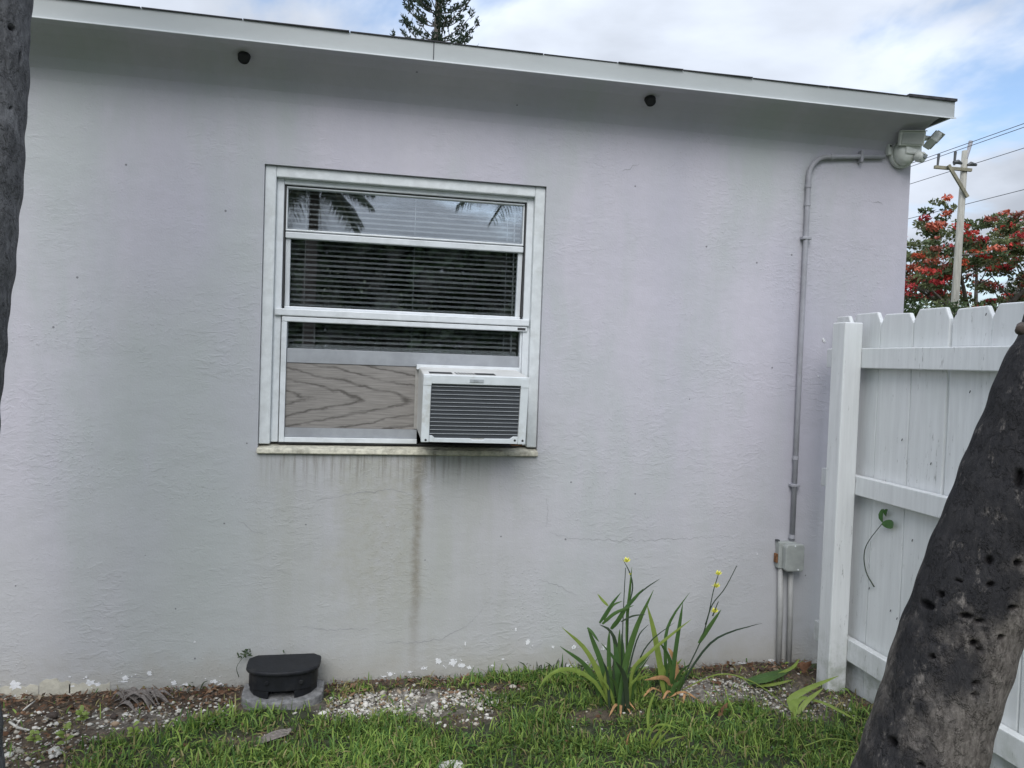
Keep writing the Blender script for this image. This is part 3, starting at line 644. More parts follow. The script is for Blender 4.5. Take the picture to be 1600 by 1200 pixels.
# ------------------------------------------------------------------ white fence
fen = empty('wooden_fence', (2.15, -.2, 0)); tag(fen, 'white painted dog-ear board fence running from the wall towards the viewer', 'fence'); fi = Matrix.Translation(-fen.location)
def fpart(b, n, bevel=.003):
    o = b.build(n, M['fence'], fen, bevel=bevel); o.matrix_parent_inverse = fi; return o
fpart(MB().box(2.030, 2.117, -.345, -.255, -.05, 1.622), 'post', .005)
fpart(MB().box(2.030, 2.117, -2.74, -2.65, -.05, 1.622), 'post', .005)
for (z0, z1) in ((1.425, 1.512), (.872, .956), (.140, .236)):
    fpart(MB().box(2.118, 2.155, -3.4, -.088, z0, z1), 'rail', .004)
random.seed(12); y = -.085; k = 0
while y > -3.35:
    wd = .117 if k == 0 else random.uniform(.194, .206); g_ = .0024; top = 1.663 + random.uniform(-.008, .008); dx_ = random.uniform(0, .009); y1 = y - wd
    tilt = random.gauss(0, .0012)
    pr = [(y - g_, -.01), (y - g_ + tilt, top - .045), (y - .028, top), (y1 + .028, top + random.uniform(-.003, .003)), (y1 + g_ + tilt, top - .045), (y1 + g_, -.01 + random.uniform(-.01, .012))]
    if k == 0: pr = [(y, -.01), (y, top), (y1 + .028, top), (y1 + g_, top - .045), (y1 + g_, -.01)]
    fpart(MB().prism(pr, 0, 2.1565 + dx_, 2.176 + dx_), 'board', .0045); y = y1; k += 1
for p in ((2.155, -0.827, 1.637), (2.155, -0.965, 1.627), (2.155, -0.911, 1.350), (2.155, -0.571, 1.139), (2.155, -0.737, 1.065), (2.155, -0.416, 0.483), (2.155, -0.554, 0.432), (2.155, -0.658, 0.748), (2.155, -0.594, 0.413)):
    o = MB().tube([(2.1545, p[1], p[2] - .005), (2.1545, p[1] - .004, p[2] + .004)], .0017, 6).build('knot_chip', M['eave'], fen); o.matrix_parent_inverse = fi

# ------------------------------------------------------------------ leaves and plants
def blade(pts, wd, mat, parent, name='leaf', n=11, face=(0.15, -1, .25), prof=(.55, .9, 1, .95, .8, .55, .06), fold=.22):
    c = catmull(pts, n); vs = []; fs = []; F_ = Vector(face)
    for i, p in enumerate(c):
        t = (c[min(i + 1, n - 1)] - c[max(i - 1, 0)]).normalized(); s = t.cross(F_)
        if s.length < .15: s = t.cross(Vector((1, 0, .3)))
        s.normalize(); nn = s.cross(t)
        u = i / (n - 1) * (len(prof) - 1); k = min(int(u), len(prof) - 2); h = wd * .5 * (prof[k] * (1 - u + k) + prof[k + 1] * (u - k))
        vs += [p - s * h, p + nn * h * fold, p + s * h]
        if i: a = 3 * i; fs += [(a - 3, a - 2, a + 1, a), (a - 2, a - 1, a + 2, a + 1)]
    o = MB().add(vs, fs).build(name, mat, parent, smooth=True)
    if parent is not None: o.matrix_parent_inverse = Matrix.Translation(-Vector(parent.location))
    return o


def stem(pts, r, mat, parent, name='stem'):
    c = catmull(pts, max(6, len(pts) * 4)); o = MB().tube(c, [r * (1 - .5 * i / len(c)) for i in range(len(c))], 6).build(name, mat, parent, smooth=True)
    o.matrix_parent_inverse = Matrix.Translation(-Vector(parent.location)); return o


def flower(p, s, parent):
    p = Vector(p); k = MB()
    s *= 1.55
    for i in range(8):
        a = i * 2 * math.pi / 5 + .3; d = Vector((math.cos(a) * .6, math.sin(a) * .6, 1.1 if i < 5 else .35)).normalized(); e = d.cross(Vector((0, 0, 1))).normalized()
        k.add([p, p + d * s * .6 + e * s * .32, p + d * s * 1.2, p + d * s * .6 - e * s * .32], [(0, 1, 2, 3)])
    o = k.build('flower', M['petal'], parent); o.matrix_parent_inverse = Matrix.Translation(-Vector(parent.location))


PA = empty('iris_plant', (1.06, -.366, 0)); tag(PA, 'tall flowering iris clump with drooping plantlet, left of the two by the wall', 'plant', 'flowering irises by the wall')
I, IL, ID = M['iris'], M['iris_lite'], M['iris_dark']
for pts, wd, mt in (
    ([(1.064, -0.366, -0.010), (1.042, -0.360, 0.138), (1.050, -0.350, 0.253), (1.016, -0.360, 0.318), (0.972, -0.360, 0.343)], .017, ID), ([(1.092, -0.360, -0.014), (1.089, -0.350, 0.132), (1.135, -0.340, 0.307), (1.211, -0.330, 0.470)], .030, I),
    ([(1.051, -0.370, -0.007), (1.020, -0.370, 0.143), (1.015, -0.360, 0.258), (1.015, -0.360, 0.318)], .020, I), ([(1.076, -0.360, -0.013), (1.057, -0.360, 0.137), (1.047, -0.350, 0.253), (1.029, -0.350, 0.302)], .024, I),
    ([(1.032, -0.370, 0.006), (0.980, -0.380, 0.131), (0.906, -0.390, 0.256), (0.798, -0.420, 0.358)], .022, IL), ([(1.035, -0.370, 0.005), (0.988, -0.370, 0.174), (0.948, -0.370, 0.270), (0.918, -0.370, 0.336)], .024, I),
    ([(0.918, -0.370, 0.336), (0.935, -0.375, 0.320), (0.952, -0.380, 0.298), (0.967, -0.380, 0.279)], .012, I), ([(1.015, -0.380, 0.023), (0.950, -0.400, 0.123), (0.864, -0.420, 0.182), (0.788, -0.440, 0.197), (0.728, -0.450, 0.166), (0.699, -0.460, 0.127)], .017, IL),
    ([(1.091, -0.360, 0.004), (1.117, -0.340, 0.157), (1.157, -0.320, 0.274), (1.206, -0.310, 0.321)], .008, ID), ([(1.112, -0.370, 0.001), (1.118, -0.370, 0.151), (1.178, -0.370, 0.214), (1.286, -0.360, 0.291), (1.373, -0.360, 0.354)], .016, IL),
    ([(1.123, -0.360, -0.010), (1.154, -0.340, 0.167), (1.211, -0.330, 0.258), (1.320, -0.320, 0.330)], .007, ID), ([(1.089, -0.350, -0.007), (1.077, -0.340, 0.128), (1.071, -0.330, 0.245), (1.070, -0.330, 0.311)], .020, I), ([(1.085, -0.350, -0.006), (1.093, -0.340, 0.127), (1.086, -0.330, 0.232), (1.078, -0.330, 0.293)], .018, I),
    ([(1.015, -0.390, 0.033), (0.993, -0.400, 0.116), (0.997, -0.400, 0.168), (1.002, -0.400, 0.186)], .016, IL), ([(1.109, -0.380, -0.012), (1.101, -0.390, 0.088), (1.131, -0.390, 0.129), (1.148, -0.390, 0.158)], .012, IL), ([(1.097, -0.380, -0.005), (1.087, -0.380, 0.085), (1.081, -0.380, 0.145)], .012, IL),
    ([(1.107, -0.330, 0.165), (1.101, -0.330, 0.352), (1.107, -0.330, 0.467), (1.112, -0.330, 0.569)], .015, I), ([(0.972, -0.360, 0.349), (0.995, -0.360, 0.384), (1.024, -0.360, 0.430), (1.059, -0.360, 0.474)], .015, I), ([(1.028, -0.360, 0.329), (1.080, -0.360, 0.405), (1.122, -0.360, 0.452), (1.155, -0.360, 0.487)], .017, I),
    ([(1.122, -0.360, 0.452), (1.170, -0.360, 0.492), (1.228, -0.360, 0.528)], .006, ID), ([(0.984, -0.360, 0.345), (1.034, -0.370, 0.392), (1.113, -0.370, 0.422)], .015, I), ([(1.022, -0.360, 0.323), (1.048, -0.370, 0.362), (1.079, -0.380, 0.412)], .020, I), ([(0.990, -0.360, 0.360), (1.024, -0.360, 0.418), (1.067, -0.360, 0.438)], .010, I),
    ([(1.064, -0.360, 0.352), (1.113, -0.360, 0.374), (1.169, -0.360, 0.379)], .008, ID), ([(1.105, -0.340, 0.422), (1.119, -0.330, 0.484), (1.104, -0.330, 0.545), (1.069, -0.330, 0.605)], .007, ID), ([(1.009, -0.350, 0.416), (0.984, -0.350, 0.440), (0.961, -0.350, 0.467)], .012, IL)):
    blade(pts, wd, mt, PA)
stem([(1.089, -0.350, -0.007), (1.081, -0.340, 0.188), (1.083, -0.330, 0.413), (1.085, -0.330, 0.566)], .0028, ID, PA); stem([(1.100, -0.350, 0.011), (1.103, -0.340, 0.187), (1.105, -0.330, 0.376)], .003, ID, PA)
flower((1.088, -0.330, 0.588), .013, PA); flower((1.106, -0.330, 0.536), .006, PA)
PB = empty('iris_plant', (1.336, -.276, 0)); tag(PB, 'flowering iris clump with three yellow blooms, right of the two by the wall', 'plant', 'flowering irises by the wall')
for pts, wd, mt in (
    ([(1.300, -0.280, 0.000), (1.283, -0.280, 0.094), (1.243, -0.280, 0.269), (1.205, -0.280, 0.394)], .030, IL), ([(1.317, -0.270, -0.005), (1.309, -0.260, 0.116), (1.308, -0.250, 0.244), (1.342, -0.240, 0.327), (1.418, -0.230, 0.423)], .017, I), ([(1.337, -0.270, -0.006), (1.348, -0.260, 0.146), (1.369, -0.250, 0.292), (1.380, -0.250, 0.386)], .022, I),
    ([(1.462, -0.250, 0.207), (1.506, -0.250, 0.275), (1.560, -0.250, 0.352)], .022, I), ([(1.363, -0.270, -0.008), (1.429, -0.260, 0.105), (1.516, -0.250, 0.205), (1.609, -0.250, 0.252), (1.758, -0.250, 0.286)], .011, ID), ([(1.313, -0.280, -0.001), (1.328, -0.280, 0.092), (1.301, -0.290, 0.172)], .020, I),
    ([(1.382, -0.270, 0.010), (1.442, -0.280, 0.046), (1.531, -0.300, 0.088), (1.621, -0.320, 0.083), (1.681, -0.350, 0.037)], .006, IL), ([(1.339, -0.280, -0.002), (1.368, -0.300, 0.049), (1.374, -0.310, 0.103)], .016, I)):
    blade(pts, wd, mt, PB)
blade([(1.360, -0.260, 0.020), (1.364, -0.250, 0.103), (1.338, -0.250, 0.167), (1.320, -0.250, 0.193)], .022, M['tan'], PB, 'dry_leaf'); blade([(1.349, -0.270, 0.012), (1.292, -0.290, 0.079), (1.194, -0.310, 0.083)], .020, M['tan'], PB, 'dry_leaf')
stem([(1.366, -0.270, -0.001), (1.409, -0.260, 0.099), (1.466, -0.250, 0.207), (1.498, -0.250, 0.313), (1.519, -0.250, 0.433), (1.539, -0.250, 0.505)], .0032, ID, PB); stem([(1.489, -0.250, 0.288), (1.518, -0.250, 0.376), (1.572, -0.250, 0.444), (1.625, -0.250, 0.544)], .003, ID, PB); stem([(1.521, -0.250, 0.325), (1.545, -0.250, 0.388)], .003, ID, PB)
flower((1.539, -0.250, 0.503), .013, PB); flower((1.532, -0.250, 0.448), .014, PB); flower((1.529, -0.250, 0.337), .014, PB)
random.seed(31)
for par, cx, cy, n_, hh, mats in ((PA, 1.05, -.365, 16, .34, (I, I, IL, ID)), (PB, 1.335, -.277, 9, .28, (I, I, IL))):
    for k_ in range(n_):
        b0 = Vector((cx + random.gauss(0, .035), cy + random.gauss(0, .03), -.005)); h_ = hh * random.uniform(.35, 1); a_ = random.gauss(0, .45); d_ = random.uniform(-.5, .25)
        blade([b0, b0 + Vector((a_ * h_ * .3, d_ * h_ * .25, h_ * .55)), b0 + Vector((a_ * h_ * .8, d_ * h_ * .6, h_ * random.uniform(.75, 1.)))], random.uniform(.010, .022), random.choice(mats), par, face=(random.uniform(-.6, .6), -1, .25))
    for k_ in range(4):
        b0 = Vector((cx + random.gauss(0, .04), cy - .02 + random.gauss(0, .02), .004)); a_ = random.uniform(-.14, .14)
        blade([b0, b0 + Vector((a_ * .5, -.03, .035)), b0 + Vector((a_, -.07, .006))], .012, M['tan'], par, 'dry_leaf', n=7, face=(0, -.5, 1))
PC = empty('grass_tuft', (1.07, -.70, 0)); tag(PC, 'small pale green tuft of strappy leaves in the lawn before the irises', 'plant')
for pts, wd in (([(1.058, -0.700, -0.009), (1.048, -0.700, 0.049), (1.079, -0.710, 0.116)], .008), ([(1.073, -0.700, -0.013), (1.096, -0.710, 0.058), (1.138, -0.720, 0.111)], .009), ([(1.084, -0.710, -0.009), (1.123, -0.720, 0.033), (1.196, -0.730, 0.055)], .009), ([(1.081, -0.700, -0.016), (1.117, -0.720, 0.005), (1.162, -0.740, 0.012)], .008),
                ([(1.050, -0.700, 0.006), (1.084, -0.700, 0.076), (1.129, -0.700, 0.084), (1.186, -0.710, 0.067)], .008), ([(1.069, -0.680, 0.060), (1.077, -0.660, 0.122), (1.110, -0.650, 0.203)], .012), ([(1.069, -0.700, -0.009), (1.090, -0.700, 0.040), (1.138, -0.680, 0.063)], .010), ([(1.076, -0.720, 0.001), (1.085, -0.740, 0.046), (1.126, -0.750, 0.094)], .010)):
    blade(pts, wd, IL, PC)
for pts in ([(0.989, -0.700, -0.026), (0.982, -0.700, 0.032), (0.997, -0.700, 0.074)], [(1.045, -0.720, -0.061), (1.036, -0.720, -0.025), (1.017, -0.710, 0.006)], [(1.084, -0.710, -0.016), (1.047, -0.710, -0.003), (1.017, -0.710, 0.003)]): blade(pts, .006, M['tan'], PC, 'dry_leaf')
PD = empty('fallen_iris_fan', tuple((1.716, -0.232, 0.010))); tag(PD, 'green iris leaf fan lying flat at the wall beneath the pipe stubs', 'plant')
UPF = (.1, -.25, 1)
for pts, wd in (([(1.708, -0.227, 0.020), (1.808, -0.219, 0.040), (1.959, -0.147, 0.030)], .030), ([(1.704, -0.254, 0.020), (1.780, -0.284, 0.050), (1.955, -0.170, 0.030)], .034), ([(1.723, -0.283, 0.020), (1.805, -0.294, 0.030), (1.932, -0.235, 0.020)], .020), ([(1.861, -0.206, 0.030), (1.960, -0.178, 0.050), (2.025, -0.130, 0.070)], .016), ([(1.707, -0.238, 0.020), (1.795, -0.258, 0.050), (1.845, -0.241, 0.050)], .036)): blade(pts, wd, I if wd > .025 else IL, PD, face=UPF)
PE = empty('fallen_iris_fan', tuple((1.773, -0.520, 0.010))); tag(PE, 'yellow green iris leaf fan fallen in the grass before the fence post', 'plant')
for pts, wd in (([(1.765, -0.533, 0.010), (1.775, -0.473, 0.040), (1.857, -0.463, 0.080), (2.010, -0.444, 0.120)], .034), ([(1.772, -0.530, 0.010), (1.824, -0.510, 0.050), (1.916, -0.483, 0.090)], .022), ([(1.799, -0.406, 0.020), (1.871, -0.511, 0.050), (1.925, -0.593, 0.040), (1.986, -0.631, 0.010)], .024), ([(1.761, -0.533, 0.010), (1.762, -0.506, 0.030), (1.815, -0.480, 0.050), (1.854, -0.507, 0.060)], .034)): blade(pts, wd, IL, PE, face=UPF)
stem([(1.686, -0.193, 0.030), (1.732, -0.318, 0.030), (1.755, -0.520, 0.015)], .0035, IL, PE); stem([(1.695, -0.613, 0.020), (1.627, -0.805, 0.030), (1.621, -0.863, 0.020)], .0025, IL, PE); stem([(1.627, -0.812, 0.030), (1.725, -0.810, 0.050), (1.840, -0.812, 0.030)], .003, IL, PE)

# vine cutting stuck on the fence
VC = empty('vine_cutting', tuple((2.150, -0.455, 0.500))); tag(VC, 'thin vine stem with two green leaves stuck on the white fence boards', 'plant')
stem([(2.150, -0.455, 0.500), (2.148, -0.404, 0.546), (2.147, -0.384, 0.610), (2.147, -0.404, 0.677), (2.145, -0.501, 0.789)], .0028, ID, VC)
def roundleaf(c, ay, az, r, parent, mat=None):
    vs = []; n = 12; c = Vector(c)
    for i in range(n):
        a = 2 * math.pi * i / n; vs.append(c + Vector((-.006 * math.cos(2 * a) - .01 + random.uniform(-.002, .002), r * (ay[0] * math.cos(a) + az[0] * math.sin(a)), r * (ay[1] * math.cos(a) + az[1] * math.sin(a)))))
    o = MB().add([c + Vector((-.004, 0, 0))] + vs, [(0, i + 1, (i + 1) % n + 1) for i in range(n)]).build('leaf', mat or M['vine'], parent, smooth=True); o.matrix_parent_inverse = Matrix.Translation(-Vector(parent.location))
roundleaf((2.150, -0.493, 0.811), (.55, .1), (-.1, 1.15), .026, VC); roundleaf((2.150, -0.538, 0.786), (1.5, -.32), (.2, .75), .024, VC); roundleaf((2.150, -0.516, 0.829), (.4, .2), (-.2, .8), .020, VC)

# small weeds on the wall
def weed(name, base, tip, lb, n, spread, seed, up=(0, -.2, 1)):
    random.seed(seed); e = empty(name, base); tag(e, lb, 'weed'); stem([base, tuple((Vector(base) + Vector(tip)) / 2 + Vector((-.02, -.01, 0))), tip], .0015, M['weed'], e)
    for i in range(n):
        a = Vector(tip) + Vector((random.gauss(0, spread), random.gauss(0, .008), random.gauss(0, spread))); b = a + Vector((random.uniform(-.018, .022), random.uniform(-.012, .006), random.uniform(-.006, .022)))
        blade([a, (a + b) / 2 + Vector((0, 0, .002)), b], .008, M['weed'], e, n=4, prof=(.2, 1, .05))
weed('wall_weed', (-0.471, -0.030, 0.054), (-0.447, -0.020, 0.146), 'dark wiry weed curling up the wall left of the black box', 22, .011, 1)
weed('wall_weed', (-0.308, -0.030, 0.068), (-0.301, -0.020, 0.124), 'small dark weed sprig on the wall behind the black box', 16, .009, 2)
def clump(base, lb, n, h, seed, mat, spread=.05):
    random.seed(seed); e = empty('wall_weed', base); tag(e, lb, 'weed')
    for i in range(n):
        b = Vector(base) + Vector((random.gauss(0, spread), random.gauss(0, .012), -.01)); hh = h * random.uniform(.5, 1.1); lx = random.gauss(0, .35)
        blade([b, b + Vector((lx * hh * .4, -.01, hh * .65)), b + Vector((lx * hh, -.02 - random.random() * .02, hh * random.uniform(.8, 1)))], random.uniform(.003, .006), mat, e, n=6)
clump((0.853, -0.003, 0.000), 'clump of dark grassy weeds at the wall left of the irises', 34, .085, 4, M['weed'])
clump((1.002, -0.004, 0.000), 'low grassy weeds against the wall just behind the left iris', 18, .06, 5, M['weed'], .04)
clump((-0.656, 0.009, 0.000), 'tiny grass sprig at the wall left of the black box', 7, .06, 6, M['weed'], .012)
clump((0.318, -0.014, 0.000), 'low grass sprigs at the wall below the brown run-off stain', 14, .05, 8, M['weed'], .07)

# yellowing seedlings in the lower left
def seedling(base, h, lb, seed):
    random.seed(seed); e = empty('seedling', base); tag(e, lb, 'plant'); b = Vector(base); stem([b, b + Vector((.005, 0, h * .5)), b + Vector((.0, -.01, h))], .002, M['twig'], e)
    for i in range(9):
        z = random.uniform(.35, 1.) * h; a = b + Vector((0, 0, z)); d = Vector((random.uniform(-1, 1), random.uniform(-.8, .3), random.uniform(-.1, .5))).normalized() * random.uniform(.02, .034)
        blade([a, a + d * .5 + Vector((0, 0, .004)), a + d], .016, M['iris_lite'], e, n=5, prof=(.2, 1, .9, .05), face=(0, -.6, 1))
seedling((-1.088, -0.428, 0.000), .055, 'yellow green seedling in the dirt at the lower left corner', 1); seedling((-0.970, -0.486, 0.000), .10, 'taller yellowing seedling in the dirt beside the lawn edge', 2)
seedling((-0.987, -0.271, 0.000), .045, 'small pale seedling in the gravelly dirt right of the dark pod', 3); seedling((-0.760, -0.455, 0.000), .075, 'thin light green seedling at the lawn edge below the grey husk', 4)

# ------------------------------------------------------------------ black bait box on its concrete paver
def dshape(w_, d_, n=14, k=.42, cut=.03):
    """flat back (y=0) with cut corners, bowed front"""
    p = [(-w_ + cut, 0), (w_ - cut, 0), (w_, -cut)]
    for i in range(n + 1):
        t = i / n; a = math.pi * t; x = w_ * math.cos(a); p.append((x if abs(x) < w_ else math.copysign(w_, x), -d_ * (k + (1 - k) * math.sin(a) ** .7)))
    p.append((-w_, -cut)); return p
pav = tag(MB().prism([(x, y) for x, y in dshape(.160, .225, 14, .45)], 2, -.02, .036).build('concrete_paver', M['concrete'], None, bevel=.006), 'grey concrete paver under the black box at the wall', 'paver'); pav.location = (-.283, -.028, 0)
bs = empty('bait_box', (-.283, -.040, .0365)); tag(bs, 'black plastic bait box with hinged lid sitting on a grey paver', 'box')
outl = dshape(.140, .190, 16, .45)
fr_ = [(x, y) for x, y in outl]
low = MB()
low.prism([(x, y) for x, y in dshape(.134, .184, 16, .45)], 2, .030, .094); low.build('body', M['black'], bs, bevel=.004)
for sx in (-1, 1):
    MB().prism([(sx * x, y) for x, y in [(.042, -.02), (.128, -.02), (.132, -.085), (.112, -.130), (.085, -.160), (.050, -.178)]], 2, .0, .0298).build('foot', M['black'], bs, bevel=.003)
MB().box(-.041, .041, -.12, -.02, .0, .0296).build('inner_panel', M['black'], bs)
lid = MB().prism([(x * 1.035, y * 1.03) for x, y in dshape(.140, .190, 16, .45)], 2, .0945, .112).build('lid', M['black'], bs, bevel=.007, seg=3)
MB().tube([(.0, -.172, .112), (.0, -.172, .1135)], .0035, 10).build('keyhole', M['dark'], lid)
for sx in (-.055, .0, .075): MB().tube([(sx, -.179, .066), (sx, -.184, .066)], .009, 10).build('boss', M['black'], bs, bevel=.002)

# ------------------------------------------------------------------ debris
def lump(name, loc, sx, sy, sz, mat, lb, cat, seed, rough=.2, rot=0):
    import bmesh
    bm = bmesh.new(); bmesh.ops.create_icosphere(bm, subdivisions=3, radius=1); random.seed(seed); o3 = Vector((random.uniform(0, 50),) * 3)
    from mathutils import noise as mn
    for v in bm.verts:
        f = 1 + rough * mn.noise(v.co * 1.6 + o3) + rough * .5 * mn.noise(v.co * 4 + o3); v.co = Vector((v.co.x * sx * f, v.co.y * sy * f, v.co.z * sz * f))
    me = bpy.data.meshes.new(name); bm.to_mesh(me); bm.free(); me.materials.append(mat); o = bpy.data.objects.new(name, me); col.objects.link(o); o.location = loc; o.rotation_euler = (0, 0, rot); return tag(o, lb, cat)
hk = empty('palm_husk', tuple((-0.839, -0.107, 0.000))); tag(hk, 'torn grey fibrous palm husk lying against the wall at left', 'husk')
random.seed(9); hb = Vector(hk.location)
for i in range(26):
    a = hb + Vector((random.uniform(-.10, .06), random.uniform(-.03, .05), random.uniform(.0, .02))); d = Vector((random.uniform(.05, .13), random.uniform(-.075, -.01), 0))
    blade([a, a + d * .5 + Vector((0, 0, random.uniform(.03, .055))), a + d + Vector((0, 0, random.uniform(-.01, .01)))], random.uniform(.008, .022), M['husk'], hk, 'fibre', n=7, face=(.1, -.4, 1), prof=(.4, 1, .9, .5, .15))
lump('seed_pod', (-1.109, -0.210, 0.012), .020, .016, .014, M['soilclod'], 'dark rounded seed pod in the litter at left', 'pod', 4, .15)
lump('seed_pod', (-0.886, -0.243, 0.010), .014, .012, .012, M['soilclod'], 'black round pod below the grey husk', 'pod', 5, .15)
lump('seed_pod', (-0.773, -0.262, 0.008), .013, .012, .009, M['soilclod'], 'small black clod right of the husk in the gravel', 'pod', 6, .2)
lump('stone', (0.336, -0.745, 0.005), .045, .030, .020, M['rock'], 'pale rounded stone at the bottom edge of the lawn', 'stone', 7)
lump('stone', (-0.799, -0.290, 0.008), .014, .010, .009, M['rock'], 'egg-shaped pale pebble in the gravel below the husk', 'stone', 8, .1)
lump('stone', (-1.002, -0.480, 0.008), .022, .016, .014, M['rock'], 'broken pale rock beside the yellowing seedling', 'stone', 9, .35)
lump('stone', (-1.145, -0.484, 0.006), .016, .014, .010, M['rock'], 'pale rock at the lower left corner near the palm foot', 'stone', 10, .3)
bc = empty('bark_chip', tuple((-0.283, -0.511, 0.010))); tag(bc, 'grey split bark chip lying in the grass below the black box', 'bark')
for i in range(5):
    a = Vector(bc.location) + Vector((-.05 + random.uniform(-.01, .01), -.012 + i * .008, .004)); blade([a, a + Vector((.05, .012, .014)), a + Vector((.105, .030, .016))], .022, M['husk'], bc, 'splinter', n=6, face=(0, -.5, 1), prof=(.3, 1, .9, .4))
dl = empty('dead_leaf', tuple((1.460, -0.502, 0.010))); tag(dl, 'rust brown dead leaf standing in the grass right of the irises', 'leaf')
blade([(1.451, -0.490, -0.024), (1.460, -0.490, 0.012), (1.488, -0.480, 0.048)], .034, M['brown'], dl, 'blade', n=7, prof=(.3, .9, 1, .8, .1), face=(.2, -1, .1))
dl2 = empty('dead_leaf', tuple((2.026, -0.162, 0.020))); tag(dl2, 'curled brown dead leaves in the corner between pipes and fence post', 'leaf')
for pts in ([(2.038, -0.120, -0.022), (2.055, -0.120, 0.016), (2.106, -0.100, 0.043)], [(2.016, -0.100, -0.005), (2.061, -0.090, 0.019), (2.114, -0.080, 0.013)], [(2.065, -0.140, -0.027), (2.056, -0.130, -0.001), (2.034, -0.120, 0.045)]): blade(pts, .035, M['brown'], dl2, 'blade', n=6, prof=(.3, .9, 1, .8, .1))
sk = tag(MB().tube([(-1.240, -0.246, 0.012), (-1.192, -0.296, 0.012), (-1.144, -0.321, 0.012)], [.004, .005, .003], 8).build('stick', M['rock'], None, smooth=True), 'pale curved bare stick in the dirt at far left', 'stick')
sk = tag(MB().tube([(-1.229, -0.161, 0.015), (-1.219, -0.129, 0.020), (-1.209, -0.103, 0.025)], [.003, .003, .002], 8).build('stick', M['rock'], None, smooth=True), 'short pale stick slanting up near the wall at far left', 'stick')

# gravel, litter, turf
def scatter(n, f, box):
    x = rng.uniform(box[0], box[1], n); y = rng.uniform(box[2], box[3], n); k = rng.random(n) < f(x, y); return x[k], y[k]
def ground_free(x, y):
    ok = ~((x > -.46) & (x < -.11) & (y > -.265)); return ok & ~((x > 2.02) & (x < 2.125) & (y < -.25) & (y > -.35))
OCT = np.array([[1, 0, 0], [-1, 0, 0], [0, 1, 0], [0, -1, 0], [0, 0, 1], [0, 0, -1], [.62, .62, .5], [-.62, .62, .5], [.62, -.62, .5], [-.62, -.62, .5]])
OF = np.array([[4, 8, 6], [4, 6, 7], [4, 7, 9], [4, 9, 8], [0, 6, 8], [2, 7, 6], [1, 9, 7], [3, 8, 9], [0, 2, 6], [2, 1, 7], [1, 3, 9], [3, 0, 8], [0, 5, 2], [2, 5, 1], [1, 5, 3], [3, 5, 0]])
def gravel():
    def gd(x, y):
        a = np.clip(1.3 - ((x - .20) / .40) ** 2 - ((y + .25) / .13) ** 2, 0, 1) * 1.7 + .8 * np.clip(1.2 - ((x - 1.58) / .30) ** 2 - ((y + .26) / .13) ** 2, 0, 1) + .35 * np.clip(1.2 - ((x - 1.83) / .22) ** 2 - ((y + .46) / .13) ** 2, 0, 1)
        a += .45 * np.clip(1.2 - ((x + .70) / .32) ** 2 - ((y + .22) / .13) ** 2, 0, 1) + .30 * np.clip(1.2 - ((x + 1.15) / .35) ** 2 - ((y + .38) / .25) ** 2, 0, 1) + .25 * np.clip(1 - ((x - .42) / .2) ** 2 - ((y + .42) / .07) ** 2, 0, 1)
        a += .05 * bare(x, y) + .012 + .1 * np.clip(1 - ((x - .65) / .15) ** 2 - ((y + .2) / .08) ** 2, 0, 1)
        return np.minimum(a * .62, .95) * ground_free(x, y) * (y < -.012)
    x, y = scatter(52000, gd, (-1.9, 2.12, -.85, 0)); n = len(x)
    s = np.clip(rng.lognormal(-5.45, .45, n), .0020, .016); th = rng.uniform(0, 6.28, n)
    q = OCT[None] * (1 + rng.normal(0, .17, (n, 10, 3))) * (s[:, None] * np.stack([rng.uniform(.8, 1.4, n), rng.uniform(.8, 1.3, n), rng.uniform(.5, .9, n)], -1))[:, None, :]
    c, si = np.cos(th)[:, None], np.sin(th)[:, None]; qx = q[..., 0] * c - q[..., 1] * si; qy = q[..., 0] * si + q[..., 1] * c
    V = np.stack([qx + x[:, None], qy + y[:, None], q[..., 2] + (.003 + s * .15)[:, None]], -1).reshape(-1, 3)
    F = (OF[None] + (np.arange(n) * 10)[:, None, None]).reshape(-1, 3)
    t = rng.choice([0, 1, 2, 3], n, p=[.46, .26, .18, .10]); base = np.array([[.56, .54, .49], [.38, .355, .30], [.24, .225, .20], [.30, .22, .15]])[t] * rng.uniform(.75, 1.15, n)[:, None]
    o = big_mesh('gravel', V, F, M['stone'], None, np.repeat(base, 10, 0)); tag(o, 'loose white limestone gravel scattered on the soil', 'gravel', kind='stuff')
gravel()
def litter():
    def ld(x, y): return np.maximum(bare(x, y), .12) * (np.clip((y + .24) / .16, .10, 1)) * np.where(x < -.4, 1, .55) * ground_free(x, y) * (y < -.012)
    x, y = scatter(20000, ld, (-1.9, 2.12, -.8, 0)); n = len(x); th = rng.uniform(0, 6.28, n); L = rng.uniform(.005, .017, n); Wd = L * rng.uniform(.25, .7, n)
    tw = rng.random(n) < .18; L[tw] *= rng.uniform(1.5, 3.2, tw.sum()); Wd[tw] = .0016
    d = np.stack([np.cos(th), np.sin(th), rng.normal(0, .25, n)], -1) * L[:, None]; e = np.stack([-np.sin(th), np.cos(th), rng.normal(0, .35, n)], -1) * Wd[:, None]; p = np.stack([x, y, .010 + rng.random(n) * .012], -1)
    V = np.stack([p - d, p + e * .9, p + d, p - e], 1).reshape(-1, 3); F = np.arange(4 * n).reshape(-1, 4)
    t = rng.choice(4, n, p=[.4, .3, .2, .1]); base = np.array([[.115, .062, .036], [.17, .105, .065], [.06, .045, .035], [.27, .22, .16]])[t] * rng.uniform(.7, 1.3, n)[:, None]
    o = big_mesh('leaf_litter', V, F, M['litter'], None, np.repeat(base, 4, 0)); tag(o, 'brown leaf litter and twigs along the foot of the wall', 'litter', kind='stuff')
litter()
